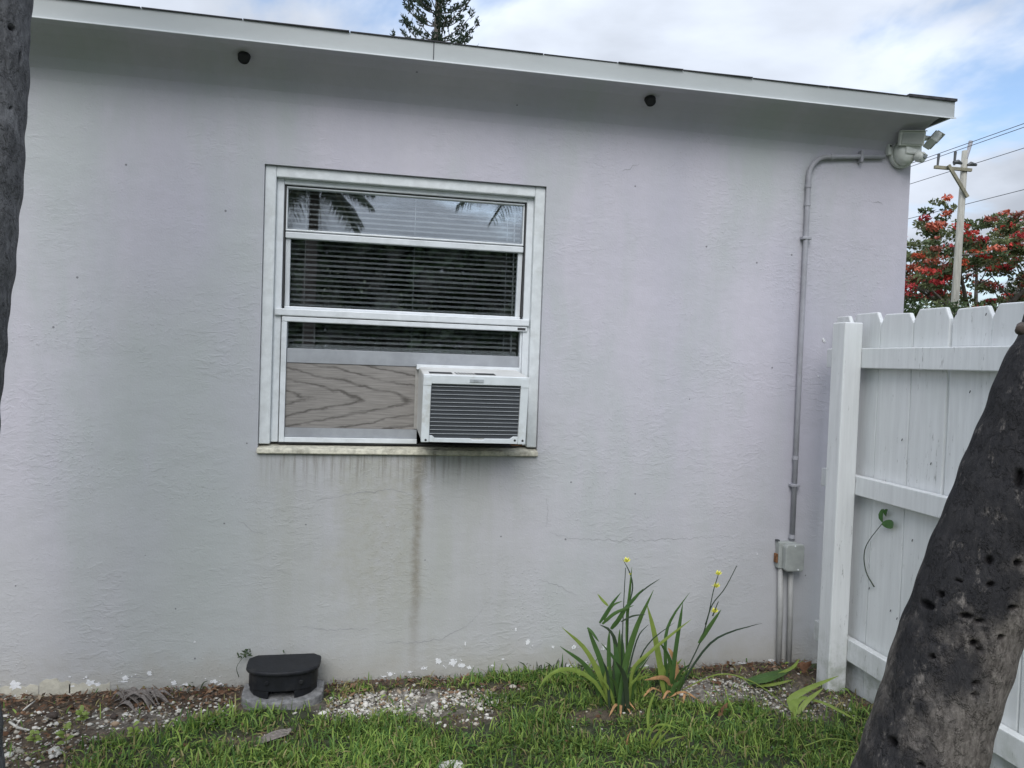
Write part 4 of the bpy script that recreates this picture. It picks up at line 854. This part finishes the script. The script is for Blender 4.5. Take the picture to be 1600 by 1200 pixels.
def turf():
    def thin(x, y):                                                 # worn, thinner places
        q = np.sin(x * 6.7 + 1.9 * np.sin(y * 9.3)) * np.sin(y * 11.1 + 1.6 * np.sin(x * 5.2)) + .5 * np.sin(x * 17 + y * 13) * np.sin(y * 21 - x * 9)
        return np.clip(.64 + .5 * q, .08, 1) * np.clip(.55 + .35 * (x + .9), .55, 1)
    def td(x, y): return (1 - .93 * bare(x, y)) * ground_free(x, y) * thin(x, y) * np.where(y < -.95, np.clip(1.4 + y * .55, .12, 1), 1) * np.clip((-.004 - y) / .02, 0, 1)
    x, y = scatter(105000, td, (-1.75, 2.13, -1.0, 0)); x2, y2 = scatter(50000, td, (-3.2, 2.13, -3.0, 0))
    k2 = (x2 < -1.75) | (y2 < -1.0); x = np.concatenate([x, x2[k2]]); y = np.concatenate([y, y2[k2]]); n = len(x)
    patch = .5 + .5 * np.sin(x * 5.3 + 1.7 * np.sin(y * 6.1)) * np.sin(y * 7.7 + 1.3 * np.sin(x * 4.1))
    nb = np.clip(bare(x, y) * 1.4, 0, 1); L = np.clip(rng.lognormal(-3.15, .38, n), .014, .105) * (1 - .4 * nb) * (.7 + .45 * patch); Wd = rng.uniform(.0026, .0062, n)
    th = rng.uniform(0, 6.28, n); lean = np.clip(rng.normal(.85, .38, n), .1, 1.5); dr = np.stack([np.cos(th), np.sin(th)], -1)
    p0 = np.stack([x, y, rng.uniform(-.004, .012, n)], -1); sd = np.stack([-dr[:, 1], dr[:, 0], rng.normal(0, .5, n)], -1)
    def P(u): return p0 + np.concatenate([dr * (L * np.sin(lean) * (u ** 1.35))[:, None], (L * (np.cos(lean) * u + .5 * np.sin(lean) * u * (1 - u)) - L * .30 * u * u * np.sin(lean) ** 2)[:, None]], -1)
    a, b, c, t = P(0.), P(.42), P(.78), P(1.)
    w0, w1, w2 = Wd * .7, Wd, Wd * .7
    V = np.stack([a - sd * w0[:, None] / 2, a + sd * w0[:, None] / 2, b - sd * w1[:, None] / 2, b + sd * w1[:, None] / 2, c - sd * w2[:, None] / 2, c + sd * w2[:, None] / 2, t], 1)
    V[..., 2] = np.maximum(V[..., 2], .001)
    F = (np.array([[0, 1, 3], [0, 3, 2], [2, 3, 5], [2, 5, 4], [4, 5, 6]])[None] + (np.arange(n) * 7)[:, None, None]).reshape(-1, 3)
    k = rng.random(n) ** 1.5; col_ = np.array([.062, .138, .033]) * (1 - k[:, None]) + np.array([.29, .395, .085]) * k[:, None]
    yl = rng.random(n) < (.10 + .40 * nb); col_[yl] = np.array([.28, .25, .11]) * rng.uniform(.5, 1.25, yl.sum())[:, None]
    col_ *= (.75 + .45 * patch)[:, None]
    V = V.reshape(-1, 3); cc = np.repeat(col_[:, None], 7, 1); cc[:, 6] *= 1.15
    o = big_mesh('grass', V, F, M['grass'], None, cc.reshape(-1, 3)); tag(o, 'short coarse green lawn grass before the wall', 'grass', kind='stuff')
turf()

# ------------------------------------------------------------------ palm trunks
def trunk_mesh(axis, rad, pits, seed, side_dir, mat, parent, ns=170, nz=560, up_z=99):
    c = catmull(axis, nz); r = np.interp(np.linspace(0, 1, nz), np.linspace(0, 1, len(rad)), rad)
    rg = np.random.default_rng(seed); C_ = np.array([tuple(p) for p in c]); T_ = np.gradient(C_, axis=0); T_ /= np.linalg.norm(T_, axis=1)[:, None]
    A_ = np.cross(T_, [0, 1, 0]); A_ /= np.linalg.norm(A_, axis=1)[:, None]; B_ = np.cross(T_, A_)
    th = np.linspace(0, 2 * np.pi, ns, endpoint=False); L = np.concatenate([[0], np.cumsum(np.linalg.norm(np.diff(C_, axis=0), axis=1))])
    wob = sum(rg.normal(0, .011 / k) * np.cos(k * th[None] + rg.uniform(0, 6) + L[:, None] * rg.normal(0, 2.2)) for k in range(1, 6)) + .012 * np.sin(L[:, None] * 26 + 1.3 * np.sin(th[None] * 2)) + .010 * np.sin(L[:, None] * 61 + th[None] * 3)
    rr = r[:, None] * (1 + wob)
    D = A_[:, None] * np.cos(th)[None, :, None] + B_[:, None] * np.sin(th)[None, :, None]; V = C_[:, None] + D * rr[..., None]
    pit = np.zeros((nz, ns))
    for (p, sx, sz) in pits:
        eye = np.array([0, -3.3, 1.4]); dr = np.array(p) - eye; dr /= np.linalg.norm(dr); w_ = V - eye; off = np.linalg.norm(w_ - (w_ @ dr)[..., None] * dr, axis=-1) + (np.einsum('ijk,k->ij', D, dr) > 0) * 9
        p = V.reshape(-1, 3)[off.argmin()]                      # the spot on the bark facing the viewer
        d = V - np.array(p); dl_ = d @ np.array([0, 0, 1.]); dh = np.linalg.norm(d - dl_[..., None] * np.array([0, 0, 1.]), axis=-1)
        pit = np.maximum(pit, np.clip(1.6 - 1.6 * ((dh / (sx * .54)) ** 2 + (dl_ / (sz * .54)) ** 2), 0, 1))
    V = V - D * (pit * .016)[..., None]
    side = np.clip((D @ np.array(side_dir)) * .42 + .42 + np.clip((V[..., 2] - up_z) * .75, -.12, .7), 0, 1)  # mask for the painted mould and shade: one side, stronger higher up
    i = (np.arange(nz - 1)[:, None] * ns + np.arange(ns)); j = (np.arange(nz - 1)[:, None] * ns + (np.arange(ns) + 1) % ns)
    F = np.stack([i, j, j + ns, i + ns], -1).reshape(-1, 4)
    return big_mesh('trunk', V.reshape(-1, 3), F, mat, parent, np.stack([pit, side, 0 * pit], -1).reshape(-1, 3), True)


def frond(base, d, L, droop, parent, seed, nl=34, green=(.075, .12, .04), lf=.30):
    rg = np.random.default_rng(seed); d = Vector(d).normalized(); pts = []; hd = Vector((d.x, d.y, 0)); hd = hd.normalized() if hd.length > .01 else Vector((1, 0, 0))
    for i in range(12): t = i / 11; pts.append(Vector(base) + d * L * t + Vector((0, 0, -1)) * droop * L * t ** 2.2)
    V = []; F = []; C = []
    sd = d.cross(Vector((0, 0, 1))).normalized()
    for i in range(11):
        k = len(V); w_ = .02 * (1 - i / 12)
        V += [pts[i] - sd * w_, pts[i] + sd * w_, pts[i + 1] + sd * w_ * .9, pts[i + 1] - sd * w_ * .9]; F.append((k, k + 1, k + 2, k + 3)); C += [(.14, .13, .06)] * 4
    for i in range(nl):
        t = .12 + .88 * i / (nl - 1); u = t * 11; k0 = min(int(u), 10); p = pts[k0].lerp(pts[k0 + 1], u - k0); ll = L * lf * math.sin(math.pi * min(.97, .15 + .8 * t)) ** .6
        for s in (-1, 1):
            tip = p + (sd * s * .75 + d * .35 + Vector((0, 0, -1.15 + rg.normal(0, .15)))).normalized() * ll * rg.uniform(.8, 1.1); mid = p.lerp(tip, .5) + Vector((0, 0, ll * .10)); k = len(V); wv = d * .016
            V += [p - wv * .6, p + wv * .6, mid + wv, mid - wv, tip]; F += [(k, k + 1, k + 2, k + 3), (k + 3, k + 2, k + 4, k + 4)]
            c = np.array(green) * rg.uniform(.7, 1.3); C += [tuple(c)] * 5
    V = np.array([tuple(v) for v in V]); f4 = [f for f in F if f[3] != f[2]]; f3 = [f[:3] for f in F if f[3] == f[2]]
    tri = [(f[0], f[1], f[2]) for f in f4] + [(f[0], f[2], f[3]) for f in f4] + f3
    return big_mesh('frond', V, np.array(tri), M['palm'], parent, np.array(C))


def crown(top, parent, n, L, seed, lo=-.5, hi=1.1, droop=.55):
    random.seed(seed)
    for i in range(n):
        a = i * 2.399 + random.uniform(-.2, .2); e = lo + (hi - lo) * (i / (n - 1)) ** .8
        frond(top, (math.cos(a) * math.cos(e), math.sin(a) * math.cos(e), math.sin(e)), L * random.uniform(.85, 1.1), droop, parent, seed * 50 + i)


prt = empty('palm_tree', (1.27, -1.66, 0)); tag(prt, 'leaning dark pitted palm trunk in front of the white fence at right', 'tree')
surf = -.125     # pits lie on the face turned to the viewer
def pitpt(p): v = Vector(p); return v
pit_px = [((1.515, -1.787, 0.865), .026, .013), ((1.384, -1.788, 0.849), .030, .012), ((1.422, -1.790, 0.834), .022, .010), ((1.460, -1.775, 0.917), .016, .012), ((1.489, -1.784, 0.790), .016, .014), ((1.410, -1.789, 0.786), .020, .015), ((1.424, -1.793, 0.767), .011, .010), ((1.456, -1.772, 0.971), .014, .022),
          ((1.529, -1.777, 0.966), .020, .018), ((1.416, -1.793, 0.692), .017, .011), ((1.415, -1.794, 0.663), .012, .010), ((1.320, -1.739, 0.861), .045, .020), ((1.338, -1.762, 0.893), .020, .013), ((1.321, -1.763, 0.747), .014, .012), ((1.547, -1.754, 1.163), .018, .055), ((1.377, -1.769, 0.924), .016, .008), ((1.238, -1.753, 0.543), .025, .022), ((1.295, -1.781, 0.500), .014, .010)]
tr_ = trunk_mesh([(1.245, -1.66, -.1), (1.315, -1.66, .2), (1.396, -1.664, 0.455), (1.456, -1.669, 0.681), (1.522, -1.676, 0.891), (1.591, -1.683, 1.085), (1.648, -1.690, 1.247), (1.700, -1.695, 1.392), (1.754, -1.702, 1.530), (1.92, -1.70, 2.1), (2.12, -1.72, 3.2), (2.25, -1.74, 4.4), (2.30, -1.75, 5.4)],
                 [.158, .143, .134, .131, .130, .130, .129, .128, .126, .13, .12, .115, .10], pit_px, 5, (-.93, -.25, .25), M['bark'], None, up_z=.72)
tr_.parent = prt; tr_.matrix_parent_inverse = Matrix.Translation(-prt.location)
kn = MB().tube([(1.524, -1.759, 1.524), (1.502, -1.776, 1.514)], [.013, .011], 10).build('knob', M['soilclod'], prt, smooth=True); kn.matrix_parent_inverse = Matrix.Translation(-prt.location)
plt = empty('palm_tree', (-.99, -1.1, 0)); tag(plt, 'grey palm trunk cut off by the left edge of the picture', 'tree')
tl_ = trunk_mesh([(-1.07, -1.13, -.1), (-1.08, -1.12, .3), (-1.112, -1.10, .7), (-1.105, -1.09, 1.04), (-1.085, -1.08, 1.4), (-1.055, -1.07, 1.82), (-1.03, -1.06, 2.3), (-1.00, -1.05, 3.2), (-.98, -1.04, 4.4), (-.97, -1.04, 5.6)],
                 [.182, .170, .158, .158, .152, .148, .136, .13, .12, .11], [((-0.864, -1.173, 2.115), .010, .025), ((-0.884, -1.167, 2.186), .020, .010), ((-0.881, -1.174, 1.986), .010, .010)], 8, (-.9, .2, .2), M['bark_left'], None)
tl_.parent = plt; tl_.matrix_parent_inverse = Matrix.Translation(-plt.location)

# ------------------------------------------------------------------ palms behind the viewer mirrored in the upper pane, and an added dark foliage row
for (px, py), h, L0, lo, hi, nf, lf, sd, lb in (((-.98, -10.5), 4.55, 1.15, -.55, 1.0, 22, .42, 3, 'palm with drooping fronds mirrored at the left of the upper window pane'), ((3.55, -11.0), 5.0, 2.3, -.12, 1.2, 15, .33, 4, 'palm whose frond tips are mirrored at the right of the upper window pane')):
    e = empty('palm_tree', (px, py, 0)); tag(e, lb, 'tree', 'palms mirrored in the window')
    t = trunk_mesh([(px - .1, py, -.1), (px, py, 1.5), (px + .03, py, 3.2), (px + .05, py, h)], [.16, .11, .085, .08], [], sd, (0, 0, 1), M['soilclod'], None, 20, 60); t.parent = e; t.matrix_parent_inverse = Matrix.Translation(-e.location)
    random.seed(sd)
    for i in range(nf):
        a = i * 2.399; el_ = lo + (hi - lo) * (i / (nf - 1))
        f = frond((px + .05, py, h), (math.cos(a) * math.cos(el_), math.sin(a) * math.cos(el_), math.sin(el_)), L0 * random.uniform(.85, 1.1), .55, None, sd * 60 + i, 34, (.035, .05, .025), lf); f.parent = e; f.matrix_parent_inverse = Matrix.Translation(-e.location)

def leaf_cloud(centers, radii, per, size, cols, seed):
    rg = np.random.default_rng(seed); P_ = []; C_ = []
    for (c, r, n, ci) in zip(centers, radii, per, cols):
        d = rg.normal(0, 1, (n, 3)); d /= np.linalg.norm(d, axis=1)[:, None]; d *= rg.random(n)[:, None] ** .45; P_.append(np.array(c) + d * np.array(r)); C_.append(np.array(ci)[None] * rg.uniform(.6, 1.4, (n, 1)))
    P_ = np.concatenate(P_); C_ = np.concatenate(C_); n = len(P_); a = rg.normal(0, 1, (n, 3)); a /= np.linalg.norm(a, axis=1)[:, None]; b = np.cross(a, rg.normal(0, 1, (n, 3))); b /= np.linalg.norm(b, axis=1)[:, None]
    s = size * rg.uniform(.6, 1.4, n)[:, None]; V = np.stack([P_ - a * s, P_ + b * s * .45, P_ + a * s, P_ - b * s * .45], 1).reshape(-1, 3)
    return V, np.arange(4 * n).reshape(-1, 4), np.repeat(C_, 4, 0)
rg = np.random.default_rng(2); hc = [(x, -15 + rg.normal(0, .3), z) for x in np.arange(-9, 11, .7) for z in (.5, 1.1, 1.7, 2.2, 2.5)]
V, F, Cc = leaf_cloud(hc, [(.75, .6, .6)] * len(hc), [260] * len(hc), .13, [(.03, .05, .018)] * len(hc), 3)  # unseen foliage row, added so the window panes reflect something dark
hd = big_mesh('added_hedge', V, F, M['tree'], None, Cc); tag(hd, 'unseen dark foliage row added behind the viewer to darken the window reflection', 'added_hedge')

# ------------------------------------------------------------------ flame tree, power pole, pine beyond the house
def flame_tree():
    root = empty('flame_tree', (22.6, 21.6, 0)); tag(root, 'flame tree full of red blossom behind the white fence', 'tree'); inv = Matrix.Translation(-root.location); rg = np.random.default_rng(14); random.seed(14)
    base = Vector((22.6, 21.6, 0)); MB().tube([base + Vector((0, 0, -.2)), base + Vector((.1, 0, 1.2)), base + Vector((.05, .1, 2.6))], [.34, .27, .22], 12).build('trunk', M['wood'], root, smooth=True).matrix_parent_inverse = inv
    tips = []; top = base + Vector((.05, .1, 2.5))
    for i in range(13):
        a = i * 2.399 + rg.normal(0, .2); rr = rg.uniform(2.0, 4.3); z = rg.uniform(4.3, 6.5) - .15 * rr * .5; e = base + Vector((rr * math.cos(a), rr * math.sin(a) * .8, z)); mid = top.lerp(e, .5) + Vector((0, 0, .25))
        MB().tube(catmull([top, mid, e], 8), list(np.linspace(.11, .03, 8)), 7).build('branch', M['wood'], root, smooth=True).matrix_parent_inverse = inv
        for j in range(5):
            s = mid.lerp(e, rg.uniform(.2, 1)); q = s + Vector((rg.normal(0, .7), rg.normal(0, .6), rg.uniform(.2, 1.1))); MB().tube([s, s.lerp(q, .5) + Vector((0, 0, -.05)), q], [.035, .025, .012], 5).build('twig', M['wood'], root, smooth=True).matrix_parent_inverse = inv; tips.append(q)
    cs = []; rs = []; ns = []; cl = []; fs = []; fr_ = []; fn = []; fcol = []
    def add(c, r, n, red):
        cs.append(c); rs.append(r); ns.append(n); cl.append((.13, .155, .07) if rg.random() < .55 else (.075, .105, .045))
        if red: fs.append((c[0] + rg.normal(0, .08), c[1] - .25, c[2] + .12)); fr_.append((r[0] * .75, r[1] * .7, r[2] * .7)); fn.append(int(n * .85)); fcol.append(random.choice([(.50, .055, .045), (.56, .12, .06), (.42, .05, .055), (.47, .13, .08), (.30, .10, .07)]))
    for q in tips: add(tuple(q), (.50, .45, .17), 70, rg.random() < .75)
    for i in range(150):                                            # the dome of foliage
        a = rg.uniform(0, 6.283); rr = 4.4 * math.sqrt(rg.random()); zt = 7.35 - .115 * rr ** 2 * .45; z = rg.uniform(3.0, zt) if i % 3 else zt - abs(rg.normal(0, .35))
        c = (base.x + rr * math.cos(a), base.y + rr * math.sin(a) * .85, z); add(c, (rg.uniform(.3, .55), .4, rg.uniform(.12, .24)), 85, rg.random() < .62)
    for i in range(110):                                            # dense skirt low down
        add((rg.uniform(18.2, 27), rg.uniform(19, 23.5), rg.uniform(1.6, 4.35)), (.6, .5, .4), 130, rg.random() < .3)
    for p, red in (((20.566, 21.417, 7.810), 1), ((20.113, 21.495, 7.464), 0), ((20.942, 21.337, 7.588), 0), ((19.964, 21.511, 7.035), 1), ((20.720, 21.370, 7.250), 1), ((22.340, 21.052, 7.191), 0), ((22.683, 20.989, 7.321), 1), ((20.184, 19.887, 5.265), 1), ((19.549, 20.536, 5.778), 1), ((19.237, 20.574, 5.018), 1), ((19.891, 20.439, 4.769), 1), ((22.676, 20.464, 6.767), 1), ((21.276, 20.211, 6.181), 1), ((22.107, 20.019, 5.189), 1), ((21.433, 20.133, 4.598), 1)):
        add(p, (.30, .3, .16), 60, red)
    V, F, Cc = leaf_cloud(cs, rs, ns, .085, cl, 21); big_mesh('crown', V, F, M['tree'], root, Cc).matrix_parent_inverse = inv
    V, F, Cc = leaf_cloud(fs, fr_, fn, .075, fcol, 22); big_mesh('blossom', V, F, M['tree'], root, Cc).matrix_parent_inverse = inv
flame_tree()

bu = empty('bush', (16.3, 15.4, 0)); tag(bu, 'leafy green bush between the white fence and the foot of the power pole', 'bush'); rgb_ = np.random.default_rng(40)
c0_, c1_ = np.array((14.155, 14.995, 3.415)), np.array((18.146, 14.220, 3.558)); bc_ = []
for i in range(120):
    t_ = rgb_.random(); q_ = c0_ + (c1_ - c0_) * t_; bc_.append((q_[0] + rgb_.normal(0, .25), q_[1] + rgb_.normal(0, .25), rgb_.uniform(.5, 3.05 + .35 * math.sin(t_ * 19))))
V, F, Cc = leaf_cloud(bc_, [(.42, .35, .30)] * 120, [150] * 120, .06, [((.075, .10, .04), (.05, .078, .032), (.10, .115, .05))[i % 3] for i in range(120)], 41)
o = big_mesh('crown', V, F, M['tree'], bu, Cc); o.matrix_parent_inverse = Matrix.Translation(-bu.location)
for i in range(5):
    q_ = c0_ + (c1_ - c0_) * (.1 + .2 * i); MB().tube([(q_[0], q_[1], -.1), (q_[0] + .1, q_[1], 1.0), (q_[0] + .05, q_[1] + .1, 2.4)], [.05, .04, .015], 7).build('stem', M['wood'], bu, smooth=True).matrix_parent_inverse = Matrix.Translation(-bu.location)
up = empty('utility_pole', (17.6, 16.9, 0)); tag(up, 'weathered wooden power pole with braced crossarm rising above the flame tree', 'utility pole'); ui = Matrix.Translation(-up.location)
def upart(b, n, m, smooth=False): b.build(n, m, up, smooth=smooth).matrix_parent_inverse = ui
# the pole leans a little, like its picture
pt, pb = Vector((17.626, 16.907, 8.238)), Vector((17.477, 16.815, 4.193)); dr_ = (pt - pb); base_ = pb + dr_ * (-(pb.z + .3) / dr_.z)
upart(MB().tube([base_, pb, pt], [.132, .108, .087], 14), 'shaft', M['pole'], True)
upart(MB().tube([pt + Vector((.0, -.05, -.24)), pt + Vector((.08, -.05, .03)), pt + Vector((.14, -.05, .29))], [.05, .05, .062], 8), 'top_bracket', M['pipe'])
a0, a1 = Vector((16.657, 16.978, 7.695)), Vector((17.755, 16.762, 7.638)); dv = (a1 - a0).normalized()
def obar(p, q, w_, h_):
    p, q = Vector(p), Vector(q); t = (q - p).normalized(); s = t.cross(Vector((0, 0, 1))).normalized(); n = s.cross(t); k = MB(); vs = [p + s * a * w_ / 2 + n * b * h_ / 2 for a, b in ((-1, -1), (1, -1), (1, 1), (-1, 1))] + [q + s * a * w_ / 2 + n * b * h_ / 2 for a, b in ((-1, -1), (1, -1), (1, 1), (-1, 1))]
    return k.add(vs, [(0, 1, 2, 3), (7, 6, 5, 4), (0, 4, 5, 1), (1, 5, 6, 2), (2, 6, 7, 3), (3, 7, 4, 0)])
upart(obar(a0, a1, .077, .09), 'crossarm', M['arm']); upart(obar((16.988, 16.803, 7.737), (17.634, 16.721, 6.817), .063, .09), 'brace', M['arm'])
for p, q in (((16.750, 16.961, 7.737), (16.778, 16.966, 8.084)), ((17.240, 16.867, 7.773), (17.266, 16.874, 8.178))): upart(MB().tube([p, q], [.03, .042], 8), 'insulator', M['steel'])
upart(MB().tube([(17.219, 16.873, 7.850), (17.351, 16.848, 7.874), (17.466, 16.824, 7.820)], [.055, .07, .035], 8), 'strain_insulator', M['steel']); upart(MB().tube([(17.637, 16.790, 7.788), (17.730, 16.773, 7.829), (17.901, 16.738, 7.797)], [.035, .07, .035], 8), 'strain_insulator', M['steel'])
def line(p, sag, lb, ymin=-30, ymax=95):
    p = Vector(p); pts = [(p.x, y, p.z - sag * ((p.y - y) / 40) * (1 if y < p.y else -1) * (1 - abs(p.y - y) / 60) * .0) for y in np.linspace(ymin, ymax, 12)]
    o = MB().tube(pts, .0095, 6).build('power_line', M['wire'], None, smooth=True); tag(o, lb, 'wire', 'lines on the power pole')
line((16.777, 16.967, 8.103), 0, 'power line on the left crossarm insulator, uppermost at the picture edge'); line((17.266, 16.874, 8.198), 0, 'power line on the inner crossarm insulator, second from the top')
line((17.768, 16.765, 7.812), 0, 'power line dead-ended at the pole beside the crossarm, third from the top'); line((17.710, 16.843, 6.636), 0, 'lowest thin line crossing the pole just over the flame tree')

def pine():
    b = Vector((2.86, 32.29, 0)); root = empty('pine_tree', b); tag(root, 'dark tiered pine top rising above the roof edge', 'tree'); inv = Matrix.Translation(-root.location); rg = np.random.default_rng(6)
    MB().tube([b + Vector((0, 0, -.2)), b + Vector((.1, 0, 10)), b + Vector((0, 0, 17)), b + Vector((0, 0, 22))], [.40, .28, .14, .03], 12).build('trunk', M['wood'], root, smooth=True).matrix_parent_inverse = inv
    V = []; C = []; bt = MB()
    for z in np.arange(8.0, 21.8, .62):
        L = np.interp(z, [8, 15.5, 19, 22], [2.6, 1.9, 1.2, .2]); n = 6; off = rg.uniform(0, 6)
        for i in range(n):
            a = off + i * 2 * math.pi / n + rg.normal(0, .15); l = L * rg.uniform(.75, 1.1); o = Vector((0, 0, z)) + b; d = Vector((math.cos(a), math.sin(a), 0))
            P_ = [o + d * l * t + Vector((0, 0, l * (.10 * t + .50 * t ** 2))) for t in np.linspace(0, 1, 6)]; bt.tube(P_, list(np.linspace(.035, .012, 6)), 4)
            sd = d.cross(Vector((0, 0, 1)))
            for t in np.linspace(.28, 1.0, 9):
                if rg.random() < .38: continue
                u = t * 5; k = min(int(u), 4); p = P_[k].lerp(P_[k + 1], u - k); 
                for s in (-1, 1, 0):
                    q = p + sd * s * rg.uniform(.06, .22); tip = q + Vector((d.x * .16 + rg.normal(0, .04), d.y * .16, rg.uniform(.22, .42)))
                    for m_ in range(9):                             # a whisk of needles round each shoot
                        e = Vector(rg.normal(0, .045, 3)); f = q.lerp(tip, rg.uniform(.0, .75)); V.append([f - e * .4, f + (tip - q) * .18 + e, f + (tip - q) * .42 + e * 1.3, f + (tip - q) * .2 - e * .3]); C.append(np.array((.030, .048, .030)) * rg.uniform(.6, 1.5))
    bt.build('branches', M['wood'], root).matrix_parent_inverse = inv
    V = np.array([[tuple(p) for p in f] for f in V]); n = len(V)
    big_mesh('crown', V.reshape(-1, 3), np.arange(4 * n).reshape(-1, 4), M['tree'], root, np.repeat(np.array(C), 4, 0)).matrix_parent_inverse = inv
pine()
